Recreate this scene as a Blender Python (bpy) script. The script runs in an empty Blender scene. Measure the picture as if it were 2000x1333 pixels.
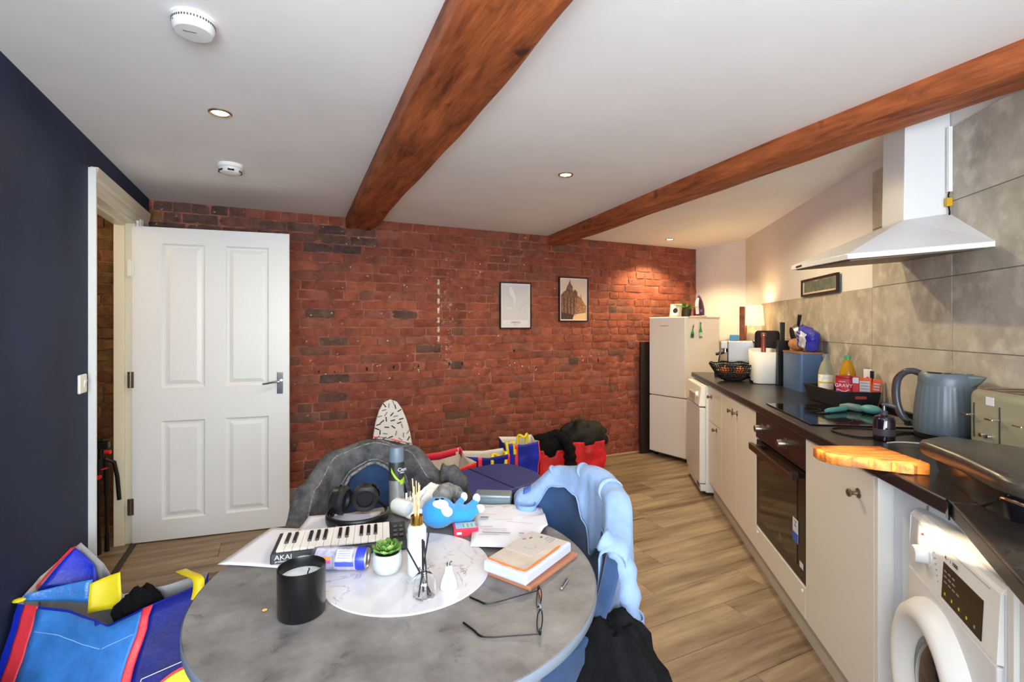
import bpy, bmesh, math, random
from mathutils import Vector, Matrix, noise
sc = bpy.context.scene
COL = sc.collection
PI = math.pi
RND = random.Random(11)
cos, sin, rad = math.cos, math.sin, math.radians

# ---------------------------------------------------------------- camera
cam = bpy.data.cameras.new('camera'); cam_ob = bpy.data.objects.new('camera', cam); COL.objects.link(cam_ob)
cam_ob.location = (0, 0, 1.35); cam_ob.rotation_euler = (rad(90), 0, rad(-25.6))
cam.sensor_width = 36; cam.lens = 959/2000*36; cam.shift_y = -28.5/2000
cam.clip_start = .02
sc.camera = cam_ob

# ---------------------------------------------------------------- sky, sun, daylight at the windows, exposure
world = bpy.data.worlds.new('sky'); sc.world = world; world.use_nodes = True
bg = world.node_tree.nodes['Background']
bg.inputs['Color'].default_value = (.62, .78, 1, 1); bg.inputs['Strength'].default_value = 1.0
def area(name, loc, target, sx, sy, power, col):
    l = bpy.data.lights.new(name, 'AREA'); l.shape = 'RECTANGLE'; l.size = sx; l.size_y = sy
    l.energy = power; l.color = col
    o = bpy.data.objects.new(name, l); COL.objects.link(o); o.location = loc
    o.rotation_euler = (Vector(target)-Vector(loc)).to_track_quat('-Z', 'Y').to_euler()
    return o
area('daylight_rear_window', (-.02, -1.14, 1.42), (-.02, 2, 2.15), 1.3, 1.15, 62, (.85, .93, 1))
area('daylight_side_window', (-.76, -.35, 1.45), (3, .4, 2.05), 1.3, 1.1, 38, (.86, .93, 1))
sun = bpy.data.lights.new('sun', 'SUN'); sun.energy = 10; sun.angle = rad(.6); sun.color = (1, .80, .55)
sun_ob = bpy.data.objects.new('sun', sun); COL.objects.link(sun_ob)
sun_ob.rotation_euler = Vector((1, -.03, -.40)).to_track_quat('-Z', 'Y').to_euler()
vs = sc.view_settings
sc.display_settings.display_device = 'sRGB'
vs.view_transform = 'Standard'; vs.look = 'None'; vs.gamma = 1; vs.use_curve_mapping = False
vs.exposure = 0.78
sc.cycles.max_bounces = 14; sc.cycles.diffuse_bounces = 8; sc.cycles.glossy_bounces = 5; sc.cycles.transmission_bounces = 10

# ---------------------------------------------------------------- colours and materials
def lin(c):
    c /= 255
    return c/12.92 if c <= .04045 else ((c+.055)/1.055)**2.4
def C4(c):
    return (lin(c[0]), lin(c[1]), lin(c[2]), 1)
def mat(name, col, rough=.5, metal=0, var=None, bump=None, spec=.5, trans=0, emit=None, coat=0, ior=1.45, alpha=1, col2=None, sheen=0, weave=None):
    """var=(scale, amount[, stretch]) mottles the colour; col2 is the second colour of the mottle; bump=(scale, strength[, stretch])"""
    m = bpy.data.materials.new(name); m.use_nodes = True
    nt = m.node_tree; n = nt.nodes; L = nt.links; b = n['Principled BSDF']
    b.inputs['Base Color'].default_value = C4(col)
    b.inputs['Roughness'].default_value = rough; b.inputs['Metallic'].default_value = metal
    b.inputs['Specular IOR Level'].default_value = spec; b.inputs['Transmission Weight'].default_value = trans
    b.inputs['IOR'].default_value = ior; b.inputs['Coat Weight'].default_value = coat; b.inputs['Alpha'].default_value = alpha
    b.inputs['Sheen Weight'].default_value = sheen
    if emit:
        b.inputs['Emission Color'].default_value = C4(emit[0]); b.inputs['Emission Strength'].default_value = emit[1]
    tc = n.new('ShaderNodeTexCoord')
    def noi(scale, stretch, detail=5):
        mp = n.new('ShaderNodeMapping'); mp.inputs['Scale'].default_value = stretch
        L.new(tc.outputs['Object'], mp.inputs['Vector'])
        t = n.new('ShaderNodeTexNoise'); t.inputs['Scale'].default_value = scale; t.inputs['Detail'].default_value = detail
        t.inputs['Roughness'].default_value = .62
        L.new(mp.outputs['Vector'], t.inputs['Vector']); return t
    if var:
        t = noi(var[0], var[2] if len(var) > 2 else (1, 1, 1))
        r = n.new('ShaderNodeValToRGB'); r.color_ramp.elements[0].position = .34; r.color_ramp.elements[1].position = .66
        c2 = col2 if col2 else tuple(max(0, v*(1-var[1])) for v in col)
        r.color_ramp.elements[0].color = C4(c2)
        r.color_ramp.elements[1].color = C4(col if col2 else tuple(min(255, v*(1+var[1]*.5)) for v in col))
        L.new(t.outputs['Fac'], r.inputs['Fac']); L.new(r.outputs['Color'], b.inputs['Base Color'])
    if bump:
        t = noi(bump[0], bump[2] if len(bump) > 2 else (1, 1, 1), 6)
        bp = n.new('ShaderNodeBump'); bp.inputs['Strength'].default_value = bump[1]; bp.inputs['Distance'].default_value = .01
        L.new(t.outputs['Fac'], bp.inputs['Height']); L.new(bp.outputs['Normal'], b.inputs['Normal'])
    return m
def ramp_mat(name, stops, rough, scale=6, stretch=(1, 1, 1), per=True, bump=.3, bscale=30, dark=None, spec=.4, mix=.5, speck=None):
    """colour picked per piece (object random + island random), mottled by noise"""
    m = bpy.data.materials.new(name); m.use_nodes = True
    nt = m.node_tree; n = nt.nodes; L = nt.links; b = n['Principled BSDF']
    b.inputs['Roughness'].default_value = rough; b.inputs['Specular IOR Level'].default_value = spec
    oi = n.new('ShaderNodeObjectInfo'); ge = n.new('ShaderNodeNewGeometry')
    ad = n.new('ShaderNodeMath'); ad.operation = 'ADD'; fr = n.new('ShaderNodeMath'); fr.operation = 'FRACT'
    L.new(oi.outputs['Random'], ad.inputs[0]); L.new(ge.outputs['Random Per Island'], ad.inputs[1]); L.new(ad.outputs[0], fr.inputs[0])
    rp = n.new('ShaderNodeValToRGB'); e = rp.color_ramp.elements
    while len(e) < len(stops): e.new(.5)
    for i, (p, c) in enumerate(stops): e[i].position = p; e[i].color = C4(c)
    L.new(fr.outputs[0], rp.inputs['Fac'])
    mp = n.new('ShaderNodeMapping'); mp.inputs['Scale'].default_value = stretch
    L.new(ge.outputs['Position'], mp.inputs['Vector'])
    if per:
        mu = n.new('ShaderNodeMath'); mu.operation = 'MULTIPLY'; mu.inputs[1].default_value = 37
        L.new(fr.outputs[0], mu.inputs[0]); L.new(mu.outputs[0], mp.inputs['Location'])
    t = n.new('ShaderNodeTexNoise'); t.inputs['Scale'].default_value = scale; t.inputs['Detail'].default_value = 8; t.inputs['Roughness'].default_value = .65
    L.new(mp.outputs['Vector'], t.inputs['Vector'])
    r2 = n.new('ShaderNodeValToRGB'); r2.color_ramp.elements[0].position = .3; r2.color_ramp.elements[1].position = .7
    L.new(t.outputs['Fac'], r2.inputs['Fac'])
    mx = n.new('ShaderNodeMix'); mx.data_type = 'RGBA'; mx.blend_type = 'MULTIPLY'; mx.inputs['Factor'].default_value = mix
    L.new(rp.outputs['Color'], mx.inputs['A']); L.new(r2.outputs['Color'], mx.inputs['B'])
    r2.color_ramp.elements[0].color = C4(dark or (120, 110, 105)); r2.color_ramp.elements[1].color = (1, 1, 1, 1)
    out = mx.outputs['Result']
    if speck:
        t3 = n.new('ShaderNodeTexNoise'); t3.inputs['Scale'].default_value = speck[0]; t3.inputs['Detail'].default_value = 4
        L.new(ge.outputs['Position'], t3.inputs['Vector'])
        r3 = n.new('ShaderNodeValToRGB'); r3.color_ramp.elements[0].position = speck[1]; r3.color_ramp.elements[1].position = speck[1]+(speck[3] if len(speck) > 3 else .06)
        r3.color_ramp.elements[0].color = (0, 0, 0, 1); r3.color_ramp.elements[1].color = (1, 1, 1, 1)
        L.new(t3.outputs['Fac'], r3.inputs['Fac'])
        m3 = n.new('ShaderNodeMix'); m3.data_type = 'RGBA'; m3.inputs['B'].default_value = C4(speck[2])
        L.new(r3.outputs['Color'], m3.inputs['Factor']); L.new(out, m3.inputs['A']); out = m3.outputs['Result']
    L.new(out, b.inputs['Base Color'])
    t2 = n.new('ShaderNodeTexNoise'); t2.inputs['Scale'].default_value = bscale; t2.inputs['Detail'].default_value = 8
    L.new(mp.outputs['Vector'], t2.inputs['Vector'])
    bp = n.new('ShaderNodeBump'); bp.inputs['Strength'].default_value = bump; bp.inputs['Distance'].default_value = .01
    L.new(t2.outputs['Fac'], bp.inputs['Height']); L.new(bp.outputs['Normal'], b.inputs['Normal'])
    return m

# ---------------------------------------------------------------- mesh builder
class MB:
    def __init__(s): s.v = []; s.f = []; s.mi = []; s.cur = 0; s.T = Matrix.Identity(4)
    def add(s, vs, fs):
        o = len(s.v); s.v += [tuple(s.T @ Vector(v)) for v in vs]
        s.f += [tuple(i+o for i in f) for f in fs]; s.mi += [s.cur]*len(fs); return s
    def box(s, c, d, rz=0, M=None):
        M = M or Matrix.Translation(c) @ Matrix.Rotation(rz, 4, 'Z')
        h = [x/2 for x in d]
        vs = [M @ Vector((a*h[0], b*h[1], e*h[2])) for e in (-1, 1) for a, b in ((-1, -1), (1, -1), (1, 1), (-1, 1))]
        return s.add(vs, [(3, 2, 1, 0), (4, 5, 6, 7), (0, 1, 5, 4), (1, 2, 6, 5), (2, 3, 7, 6), (3, 0, 4, 7)])
    def bx(s, x0, x1, y0, y1, z0, z1):
        return s.box(((x0+x1)/2, (y0+y1)/2, (z0+z1)/2), (abs(x1-x0), abs(y1-y0), abs(z1-z0)))
    def prism(s, poly, z0, z1):
        n = len(poly)
        return s.add([(p[0], p[1], z0) for p in poly]+[(p[0], p[1], z1) for p in poly],
                     [tuple(range(n-1, -1, -1)), tuple(range(n, 2*n))]+[(i, (i+1) % n, n+(i+1) % n, n+i) for i in range(n)])
    def hexa(s, b, t):
        n = len(b)
        return s.add(list(b)+list(t), [tuple(range(n-1, -1, -1)), tuple(range(n, 2*n))]+[(i, (i+1) % n, n+(i+1) % n, n+i) for i in range(n)])
    def lathe(s, prof, seg=32, c=(0, 0, 0), M=None, caps=True, flute=None):
        M = M or Matrix.Translation(c); vs = []; fs = []; n = len(prof)
        for j in range(seg):
            a = 2*PI*j/seg
            for r, z in prof:
                k = 1+(flute[1]*cos(flute[0]*a) if flute else 0)
                vs.append(M @ Vector((r*k*cos(a), r*k*sin(a), z)))
        for j in range(seg):
            q = (j+1) % seg
            for i in range(n-1): fs.append((j*n+i, q*n+i, q*n+i+1, j*n+i+1))
        if caps:
            if prof[0][0] > 1e-6: fs.append(tuple(j*n for j in range(seg-1, -1, -1)))
            if prof[-1][0] > 1e-6: fs.append(tuple(j*n+n-1 for j in range(seg)))
        return s.add(vs, fs)
    def cyl(s, p0, p1, r0, r1=None, seg=16):
        p0 = Vector(p0); p1 = Vector(p1); d = p1-p0
        M = Matrix.Translation(p0) @ d.to_track_quat('Z', 'Y').to_matrix().to_4x4()
        return s.lathe([(r0, 0), (r0 if r1 is None else r1, d.length)], seg, M=M)
    def tube(s, pts, r, seg=8, closed=False):
        pts = [Vector(p) for p in pts]; n = len(pts); vs = []; fs = []; up = None
        for i, p in enumerate(pts):
            a = pts[(i-1) % n] if (closed or i) else p; b = pts[(i+1) % n] if (closed or i < n-1) else p
            d = (b-a).normalized()
            if up is None: up = d.orthogonal().normalized()
            up = (up-d*up.dot(d)).normalized(); w = d.cross(up)
            rr = r[i] if isinstance(r, (list, tuple)) else r
            for k in range(seg):
                t = 2*PI*k/seg; vs.append(p+(up*cos(t)+w*sin(t))*rr)
        m = n if closed else n-1
        for i in range(m):
            q = (i+1) % n
            for k in range(seg): fs.append((i*seg+k, i*seg+(k+1) % seg, q*seg+(k+1) % seg, q*seg+k))
        if not closed: fs += [tuple(range(seg-1, -1, -1)), tuple((n-1)*seg+k for k in range(seg))]
        return s.add(vs, fs)
    def grid(s, fn, nu, nv, cu=False):
        vs = [fn(i/nu, j/nv) for j in range(nv+1) for i in range(nu if cu else nu+1)]
        w = nu if cu else nu+1
        return s.add(vs, [(j*w+i, j*w+(i+1) % w, (j+1)*w+(i+1) % w, (j+1)*w+i) for j in range(nv) for i in range(nu)])
    def ell(s, c, r, seg=20, rings=12, M=None):
        M = Matrix.Translation(c) @ (M or Matrix.Identity(4)) @ Matrix.Diagonal((r[0], r[1], r[2], 1))
        return s.lathe([(sin(PI*i/rings), -cos(PI*i/rings)) for i in range(rings+1)], seg, M=M, caps=False)
    def build(s, name, m, parent=None, smooth=40, bevel=0, seg=2, sub=0, solid=0, soff=-1, remesh=0, loc=None, rz=None, moff=0):
        me = bpy.data.meshes.new(name); me.from_pydata(s.v, [], s.f)
        for x in (m if isinstance(m, (list, tuple)) else [m]): me.materials.append(x)
        if any(s.mi): me.polygons.foreach_set('material_index', s.mi)
        bm = bmesh.new(); bm.from_mesh(me); bmesh.ops.remove_doubles(bm, verts=bm.verts, dist=1e-6)
        bmesh.ops.recalc_face_normals(bm, faces=bm.faces) if not solid else None
        bm.to_mesh(me); bm.free()
        if smooth:
            me.polygons.foreach_set('use_smooth', [True]*len(me.polygons)); me.set_sharp_from_angle(angle=rad(smooth))
        o = bpy.data.objects.new(name, me); COL.objects.link(o)
        if parent: o.parent = parent
        if loc: o.location = loc
        if rz is not None: o.rotation_euler[2] = rz
        if remesh: md = o.modifiers.new('remesh', 'REMESH'); md.mode = 'VOXEL'; md.voxel_size = remesh; md.use_smooth_shade = True
        if solid: md = o.modifiers.new('solid', 'SOLIDIFY'); md.thickness = solid; md.offset = soff; md.material_offset = moff; md.material_offset_rim = moff
        if sub: md = o.modifiers.new('sub', 'SUBSURF'); md.levels = sub; md.render_levels = sub
        if bevel:
            md = o.modifiers.new('bevel', 'BEVEL'); md.width = bevel; md.segments = seg; md.limit_method = 'ANGLE'; md.angle_limit = rad(35)
        return o
def tag(o, label, cat, group=None, kind=None):
    if label: o['label'] = label
    if cat: o['category'] = cat
    if group: o['group'] = group
    if kind: o['kind'] = kind
    return o
def thing(name, label, cat, loc=(0, 0, 0), rz=0, group=None):
    o = bpy.data.objects.new(name, None); COL.objects.link(o); o.empty_display_size = .05
    o.location = loc; o.rotation_euler = (0, 0, rz)
    return tag(o, label, cat, group)
def struct(o): o['kind'] = 'structure'; return o
def stuff(o): o['kind'] = 'stuff'; return o
def lab(o, label): o['label'] = label; return o
def text(name, body, size, m, parent, loc, rot, depth=.0003, align='CENTER', sx=1):
    cu = bpy.data.curves.new(name, 'FONT'); cu.body = body; cu.size = size; cu.extrude = depth; cu.resolution_u = 3
    cu.align_x = align; cu.align_y = 'CENTER'
    q = bpy.data.objects.new(name, cu); COL.objects.link(q); bpy.context.view_layer.update()
    me = bpy.data.meshes.new_from_object(q.evaluated_get(bpy.context.evaluated_depsgraph_get())); me.materials.clear(); me.materials.append(m)
    bpy.data.objects.remove(q); bpy.data.curves.remove(cu)
    o = bpy.data.objects.new(name, me); COL.objects.link(o); o.parent = parent; o.location = loc; o.rotation_euler = rot; o.scale = (sx, 1, 1)
    return o
def dup(o, loc=None, rz=None, label=None, group=None, parent=None):
    c = o.copy(); COL.objects.link(c)
    if parent: c.parent = parent
    if loc is not None: c.location = loc
    if rz is not None: c.rotation_euler[2] = rz
    if label: c['label'] = label
    if group: c['group'] = group
    for ch in list(o.children): dup(ch, parent=c)
    return c
def nz(x, y, z, s=1): return noise.noise(Vector((x*s, y*s, z*s)))
# frame of the kitchen run: s along the worktop front, n into the wall; frame of the tiled wall
CA = rad(54.1); WA = rad(53.5); WT = .93
kd = Vector((cos(CA), sin(CA), 0)); kn = Vector((sin(CA), -cos(CA), 0)); K0 = Vector((1.440, .5966, 0))
wd = Vector((cos(WA), sin(WA), 0)); wn = Vector((-sin(WA), cos(WA), 0)); W0 = Vector((2.549, 1.107, 0))
def K(s, n, z=WT): return K0+kd*s+kn*n+Vector((0, 0, z))
def W(s, o, z): return W0+wd*s+wn*o+Vector((0, 0, z))
CE = 2.235
# shared materials
white_paint = mat('white_wall_paint', (226, 222, 220), .75, var=(2, .03), bump=(60, .05))
white_metal = mat('white_enamel', (222, 222, 222), .32)
white_plastic = mat('white_plastic', (236, 235, 230), .4)
black_plastic = mat('black_plastic', (18, 18, 20), .35)
black_gloss = mat('black_gloss', (10, 10, 12), .12)
black_cloth = mat('black_cloth', (14, 14, 16), .9, var=(40, .4), bump=(90, .4), spec=.2)
chrome = mat('chrome', (215, 215, 215), .12, 1)
nickel = mat('satin_nickel', (150, 140, 128), .32, 1)
paper_white = mat('white_paper', (216, 214, 220), .7)
ink = mat('dark_ink', (35, 35, 40), .7)
grey_ink = mat('grey_ink', (150, 150, 156), .7)
gold = mat('gold_metal', (205, 165, 80), .2, 1)
glass = mat('clear_glass', (255, 255, 255), .02, trans=1, ior=1.45)
# ================================================================ THE ROOM
ceil_paint = mat('ceiling_paint', (242, 241, 240), .8, var=(1.3, .025), bump=(40, .04))
navy = mat('navy_wall_paint', (38, 48, 76), .65, spec=.22, var=(2.2, .16), bump=(70, .05))
mortar = mat('brick_mortar', (150, 94, 76), .9, var=(9, .3), bump=(50, .8))
brick_m = ramp_mat('red_brick', [(0, (148, 76, 56)), (.25, (158, 83, 61)), (.5, (166, 90, 66)), (.68, (150, 78, 58)), (.84, (138, 83, 67)), (.93, (162, 96, 77)), (1, (96, 72, 60))],
                   .75, scale=9, per=True, bump=.7, bscale=38, dark=(120, 95, 88), mix=.75, speck=(26, .70, (196, 160, 140)))
soot_m = ramp_mat('sooty_brick', [(0, (112, 84, 74)), (.4, (126, 92, 80)), (.7, (98, 76, 70)), (1, (136, 88, 74))], .85, scale=12, bump=.8, bscale=40, dark=(95, 88, 86), mix=.8, speck=(24, .66, (190, 180, 172)))
hall_brick_m = ramp_mat('hall_brick', [(0, (150, 110, 66)), (.4, (128, 84, 56)), (.7, (156, 124, 74)), (1, (140, 82, 60))], .85, scale=10, bump=.8, bscale=40, dark=(100, 90, 70), mix=.8)
plank_m = ramp_mat('oak_laminate', [(0, (168, 145, 120)), (.3, (178, 155, 129)), (.6, (158, 137, 113)), (.8, (184, 160, 133)), (1, (150, 130, 108))],
                   .45, scale=2.4, stretch=(.55, 5, 5), bump=.06, bscale=20, dark=(122, 108, 96), mix=.95, spec=.35, speck=(3.2, .60, (120, 98, 78), .3))
tile_m = ramp_mat('stone_tile', [(0, (190, 182, 168)), (.5, (198, 190, 176)), (1, (182, 174, 160))], .5, scale=4.5, bump=.04, bscale=24, dark=(158, 150, 140), mix=.7, speck=(14, .50, (204, 196, 180), .25))
grout = mat('tile_grout', (120, 112, 100), .9)
gloss_door = mat('white_gloss_paint', (226, 228, 228), .3, bump=(70, .12, (6, 6, .5)), coat=.3)
cream_gloss = mat('cream_gloss_paint', (228, 222, 200), .35)

# floor of planks along X
fl = MB(); fl.bx(-2.4, 4.6, -1.4, 4.3, -.08, -.012); floor = struct(fl.build('floor', mat('floor_underlay', (60, 48, 38), .9)))
def xwall(y):
    t = (y-W0.y)/wd.y
    return min(4.3, W0.x+wd.x*t)
def plank_mesh(L, w):
    b = MB(); b.bx(0, L, 0, w, -.012, 0); o = b.build('plank', plank_m, floor, smooth=0, bevel=.0012, seg=1); return o
full = None; PW = .2035
k0 = int((-1.2-1.512)/PW)-1
for r in range(k0, 14):
    y0 = 1.512+r*PW; y1 = min(y0+PW-.0012, 4.178); y0c = max(y0, -1.2)
    if y1-y0c < .02: continue
    x0, x1 = (-2.3 if y0 > 2.8 else -.8), max(xwall(y0), xwall(y1))
    x = x0-RND.random()*1.1 if r != 0 else 1.971-1.285*3
    while x < x1:
        a, b = max(x, x0), min(x+1.2835, x1)
        if b-a > .03:
            if abs(b-a-1.2835) < 1e-4 and abs(y1-y0c-PW+.0012) < 1e-5:
                if full is None: full = plank_mesh(1.2835, PW-.0012); o = full
                else: o = full.copy(); COL.objects.link(o)
            else: o = plank_mesh(b-a, y1-y0c)
            o.location = (a, y0c, 0)
        x += 1.285
# ceiling
c = MB(); c.bx(-.9, 4.6, -1.4, 4.35, CE, CE+.1); c.bx(-2.4, -.9, 2.7, 4.35, CE, CE+.1); ceiling = struct(c.build('ceiling', ceil_paint, smooth=0))

# back wall of bricks
b = MB(); b.bx(-2.4, 4.42, 4.1755, 4.35, -.02, CE+.02); wall_back = struct(b.build('wall_back', mortar, smooth=0))
def brick_geo(b, L, H, sd, ox=0, oz=0):
    nx, ny = (6, 2) if L > .15 else (3, 2); r = random.Random(sd); D = .034
    def P(i, j):
        u, v = i/nx, j/ny; e = (i in (0, nx)) or (j in (0, ny)); cn = (i in (0, nx)) and (j in (0, ny))
        yy = (.0045 if e else 0)+r.uniform(-.0028, .0028)+(.003 if cn else 0)
        return (ox+u*L+(r.uniform(-.003, .003)), yy, oz+v*H+r.uniform(-.003, .003))
    vs = [P(i, j) for j in range(ny+1) for i in range(nx+1)]; w = nx+1
    fs = [(j*w+i, j*w+i+1, (j+1)*w+i+1, (j+1)*w+i) for j in range(ny) for i in range(nx)]
    ring = [i for i in range(w)]+[j*w+nx for j in range(1, ny+1)]+[ny*w+i for i in range(nx-1, -1, -1)]+[j*w for j in range(ny-1, 0, -1)]
    o = len(vs); vs += [(vs[i][0], D, vs[i][2]) for i in ring]; n = len(ring)
    fs += [(ring[(k+1) % n], ring[k], o+k, o+(k+1) % n) for k in range(n)]
    b.add(vs, fs)
bricks = []
for cr in range(30):
    z = cr*.0745+.001; hd = cr % 4 == 1
    step = .1125 if hd else .225
    x = -2.3+(.056 if hd else (.1125 if cr % 2 else 0))+RND.uniform(-.012, .012)
    while x < 4.36:
        L = (.1025 if hd else (.215 if RND.random() > .16 else .1025))+RND.uniform(-.004, .006)
        if x+L < 4.36: bricks.append((x, z, L))
        x += L+.0105
def vis(bk):
    x, z, L = bk; x += L/2
    if x < -.8: return 0
    if x < .16 and z < 2.0: return 0
    if x > 3.45 and z < 1.4: return 0
    D = .432*x+.902*4.17; return L/(D*D)*.9
order = sorted(range(len(bricks)), key=lambda i: -vis(bricks[i]))
big = set(order[:300])
var = {}
rest = MB(); rest_hall = MB()
for i, (x, z, L) in enumerate(bricks):
    soot = x < .62+.25*nz(x, z, 3, 2) and z > 1.78+.15*nz(x, z, 9, 3) or (x < .34 and RND.random() < .3)
    if i in big:
        key = ('s' if L > .15 else 'h', RND.randrange(12), soot)
        if key not in var:
            mb = MB(); brick_geo(mb, .217 if L > .15 else .105, .064, hash(key[:2]) % 9999 if False else key[1]*7+(3 if L > .15 else 1))
            o = mb.build('brick', soot_m if soot else brick_m, wall_back, smooth=50); var[key] = o
        else:
            o = var[key].copy(); COL.objects.link(o)
        o.location = (x, 4.165+RND.uniform(-.003, .004), z+.004); o.rotation_euler = (RND.uniform(-.012, .012), RND.uniform(-.006, .006), RND.uniform(-.014, .014))
        o.scale = (L/(.217 if L > .15 else .105), 1, 1)
    else:
        t = rest_hall if x < -.9 else rest
        t.T = Matrix.Translation((x, 4.165+RND.uniform(-.004, .004), z+.004)) @ Matrix.Rotation(RND.uniform(-.02, .02), 4, 'Z')
        brick_geo(t, L, .064, i)
stuff(rest.build('bricks_beyond', brick_m, wall_back, smooth=50))
stuff(rest_hall.build('bricks_in_the_hall', hall_brick_m, wall_back, smooth=50))
# plaster left along an old chase, empty plug holes in one course
pl = mat('old_plaster', (214, 196, 176), .9, var=(40, .2), bump=(60, .5))
ch = mat('plaster_stain', (158, 116, 102), .9, var=(30, .3), bump=(60, .6))
b = MB()
for k in range(7):
    z = 1.215+k*.083; b.grid(lambda u, v: (1.268+.022*u+.008*nz(u*3, v*3, k), 4.163-.004*sin(PI*u)*sin(PI*v), z+.05*v+.006*nz(u*4, k, v*4)), 3, 4)
lab(b.build('plaster_remnant', pl, wall_back, solid=.006, soff=-1), 'broken line of white plaster on the brick')
b = MB(); r_ = random.Random(9)
for k in range(90):
    z = r_.uniform(1.0, 1.98); x = r_.gauss(1.375, .022) if r_.random() < .7 else r_.uniform(1.30, 1.41); w_ = r_.uniform(.004, .014)
    b.ell((x, 4.166, z), (w_, .0022, w_*r_.uniform(.4, 1.3)), 7, 4)
stuff(b.build('plaster_smears', ch, wall_back))
holes = mat('plug_hole', (30, 20, 16), .9)
b = MB()
for x, z in ((.30, .998), (.42, .992), (.67, 1.0), (.89, 1.006), (1.1, 1.008), (1.38, 1.016), (1.5, 1.016), (2.98, 1.0), (2.02, 1.12)):
    b.lathe([(.012, 0), (.010, .004), (0, .005)], 8, M=Matrix.Translation((x, 4.168, z)) @ Matrix.Rotation(PI/2, 4, 'X') @ Matrix.Diagonal((.7, 1.4, 1, 1)))
stuff(b.build('plug_holes', holes, wall_back))
b = MB()
for k in range(46):
    x = RND.uniform(.2, 3.2); z = RND.choice([RND.uniform(.9, 1.1), RND.uniform(1.1, 2.2)])
    b.ell((x, 4.164, z), (.004+.004*RND.random(), .002, .003+.004*RND.random()), 6, 4)
stuff(b.build('paint_specks', pl, wall_back))
# skirting along the brick
b = MB(); b.bx(-.79, 2.9, 4.138, 4.165, 0, .085); b.bx(-.79, 2.9, 4.146, 4.165, .085, .098)
struct(b.build('baseboard_back', mat('grey_skirting', (150, 142, 134), .5), smooth=0, bevel=.004))
b = MB(); b.bx(2.9, 3.56, 4.15, 4.165, 0, .018); struct(b.build('trim_3', mat('floor_beading', (176, 146, 112), .5), smooth=0, bevel=.003))

# left wall with doorway, plus unseen high slots added to let sun in
b = MB()
def lw(y0, y1, z0, z1): b.bx(-.9, -.8, y0, y1, z0, z1)
lw(3.80, 4.19, 0, CE); lw(2.985, 3.80, 2.03, CE); lw(1.35, 2.985, 0, CE)
lw(-1.3, .42, 0, CE); lw(.42, .80, 0, 1.705); lw(.80, 1.35, 0, 1.60); lw(.42, 1.35, 2.0, CE); lw(.80, 1.07, 1.60, 1.885); lw(1.07, 1.35, 1.60, 2.0); lw(.42, .80, 1.80, 2.0)
wall_left = struct(b.build('wall_left', navy, smooth=0))
b = MB()
for y0, y1, z0, z1 in ((.42, .80, 1.705, 1.80), (.80, 1.07, 1.885, 2.0)):
    b.bx(-.87, -.84, y0, y0+.02, z0, z1); b.bx(-.87, -.84, y1-.02, y1, z0, z1); b.bx(-.87, -.84, y0+.02, y1-.02, z0, z0+.015); b.bx(-.87, -.84, y0+.02, y1-.02, z1-.015, z1)
struct(b.build('added_sun_slots', white_paint, smooth=0))  # frames of the added slots, shaped for the sun on board and washer
# return wall, kitchen wall, rear wall, hall
b = MB(); b.prism([(4.345, 4.19), (4.303, 3.44), (4.5, 3.44), (4.5, 4.19)], 0, CE); struct(b.build('wall_return', white_paint, smooth=0))
b = MB(); b.bx(-3.4, 2.955, -.12, 0, 0, CE)
wall_right = struct(b.build('wall_right', white_paint, smooth=0, loc=W0, rz=WA))
b = MB(); b.bx(-.9, -.66, -1.3, -1.2, 0, CE); b.bx(.62, 1.1, -1.3, -1.2, 0, CE); b.bx(-.66, .62, -1.3, -1.2, 0, .82); b.bx(-.66, .62, -1.3, -1.2, 2.02, CE)
struct(b.build('wall_rear', white_paint, smooth=0))
b = MB(); b.bx(-.66, -.61, -1.27, -1.22, .82, 2.02); b.bx(.57, .62, -1.27, -1.22, .82, 2.02); b.bx(-.61, .57, -1.27, -1.22, .82, .87); b.bx(-.61, .57, -1.27, -1.22, 1.97, 2.02); b.bx(-.04, 0, -1.27, -1.22, .87, 1.97)
w1 = struct(b.build('window_1', white_paint, smooth=0, bevel=.004))
b = MB(); b.bx(-.61, .57, -1.25, -1.246, .87, 1.97); b.build('pane', glass, w1, smooth=0)
b = MB(); b.bx(-2.4, -2.3, 2.7, 4.2, 0, CE); b.bx(-2.4, -.9, 2.7, 2.8, 0, CE); struct(b.build('wall_hall', mat('hall_paint', (170, 150, 110), .8), smooth=0))
hl = bpy.data.lights.new('hall_lamp', 'POINT'); hl.energy = 5; hl.color = (1, .72, .38); hl.shadow_soft_size = .06
ho = bpy.data.objects.new('hall_lamp', hl); COL.objects.link(ho); ho.location = (-1.5, 3.4, 2.05)

# tiles of the kitchen wall: 600 x 300, proud of the paint
def tile(s0, s1, z0, z1):
    b = MB(); g = .0018; b.bx(s0+g, s1-g, 0, .009, z0+g, z1-g); return b.build('tile', tile_m, wall_right, smooth=0, bevel=.001, seg=1)
TX = [2.391, 1.737, 1.123, .509, -.105, -.719, -1.333]
for i in range(6):
    for j, (z0, z1) in enumerate(((.945, 1.25), (1.25, 1.556), (1.556, 1.86), (1.86, 2.165))):
        if i < 3 and j > 1: continue
        tile(TX[i+1], TX[i], z0, z1)
b = MB(); b.bx(-1.34, 2.39, .0006, .006, .945, 1.556); b.bx(-1.34, .507, .0006, .006, 1.556, 2.163); lab(b.build('grout', grout, wall_right, smooth=0), 'grey grout between the tiles')

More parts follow.
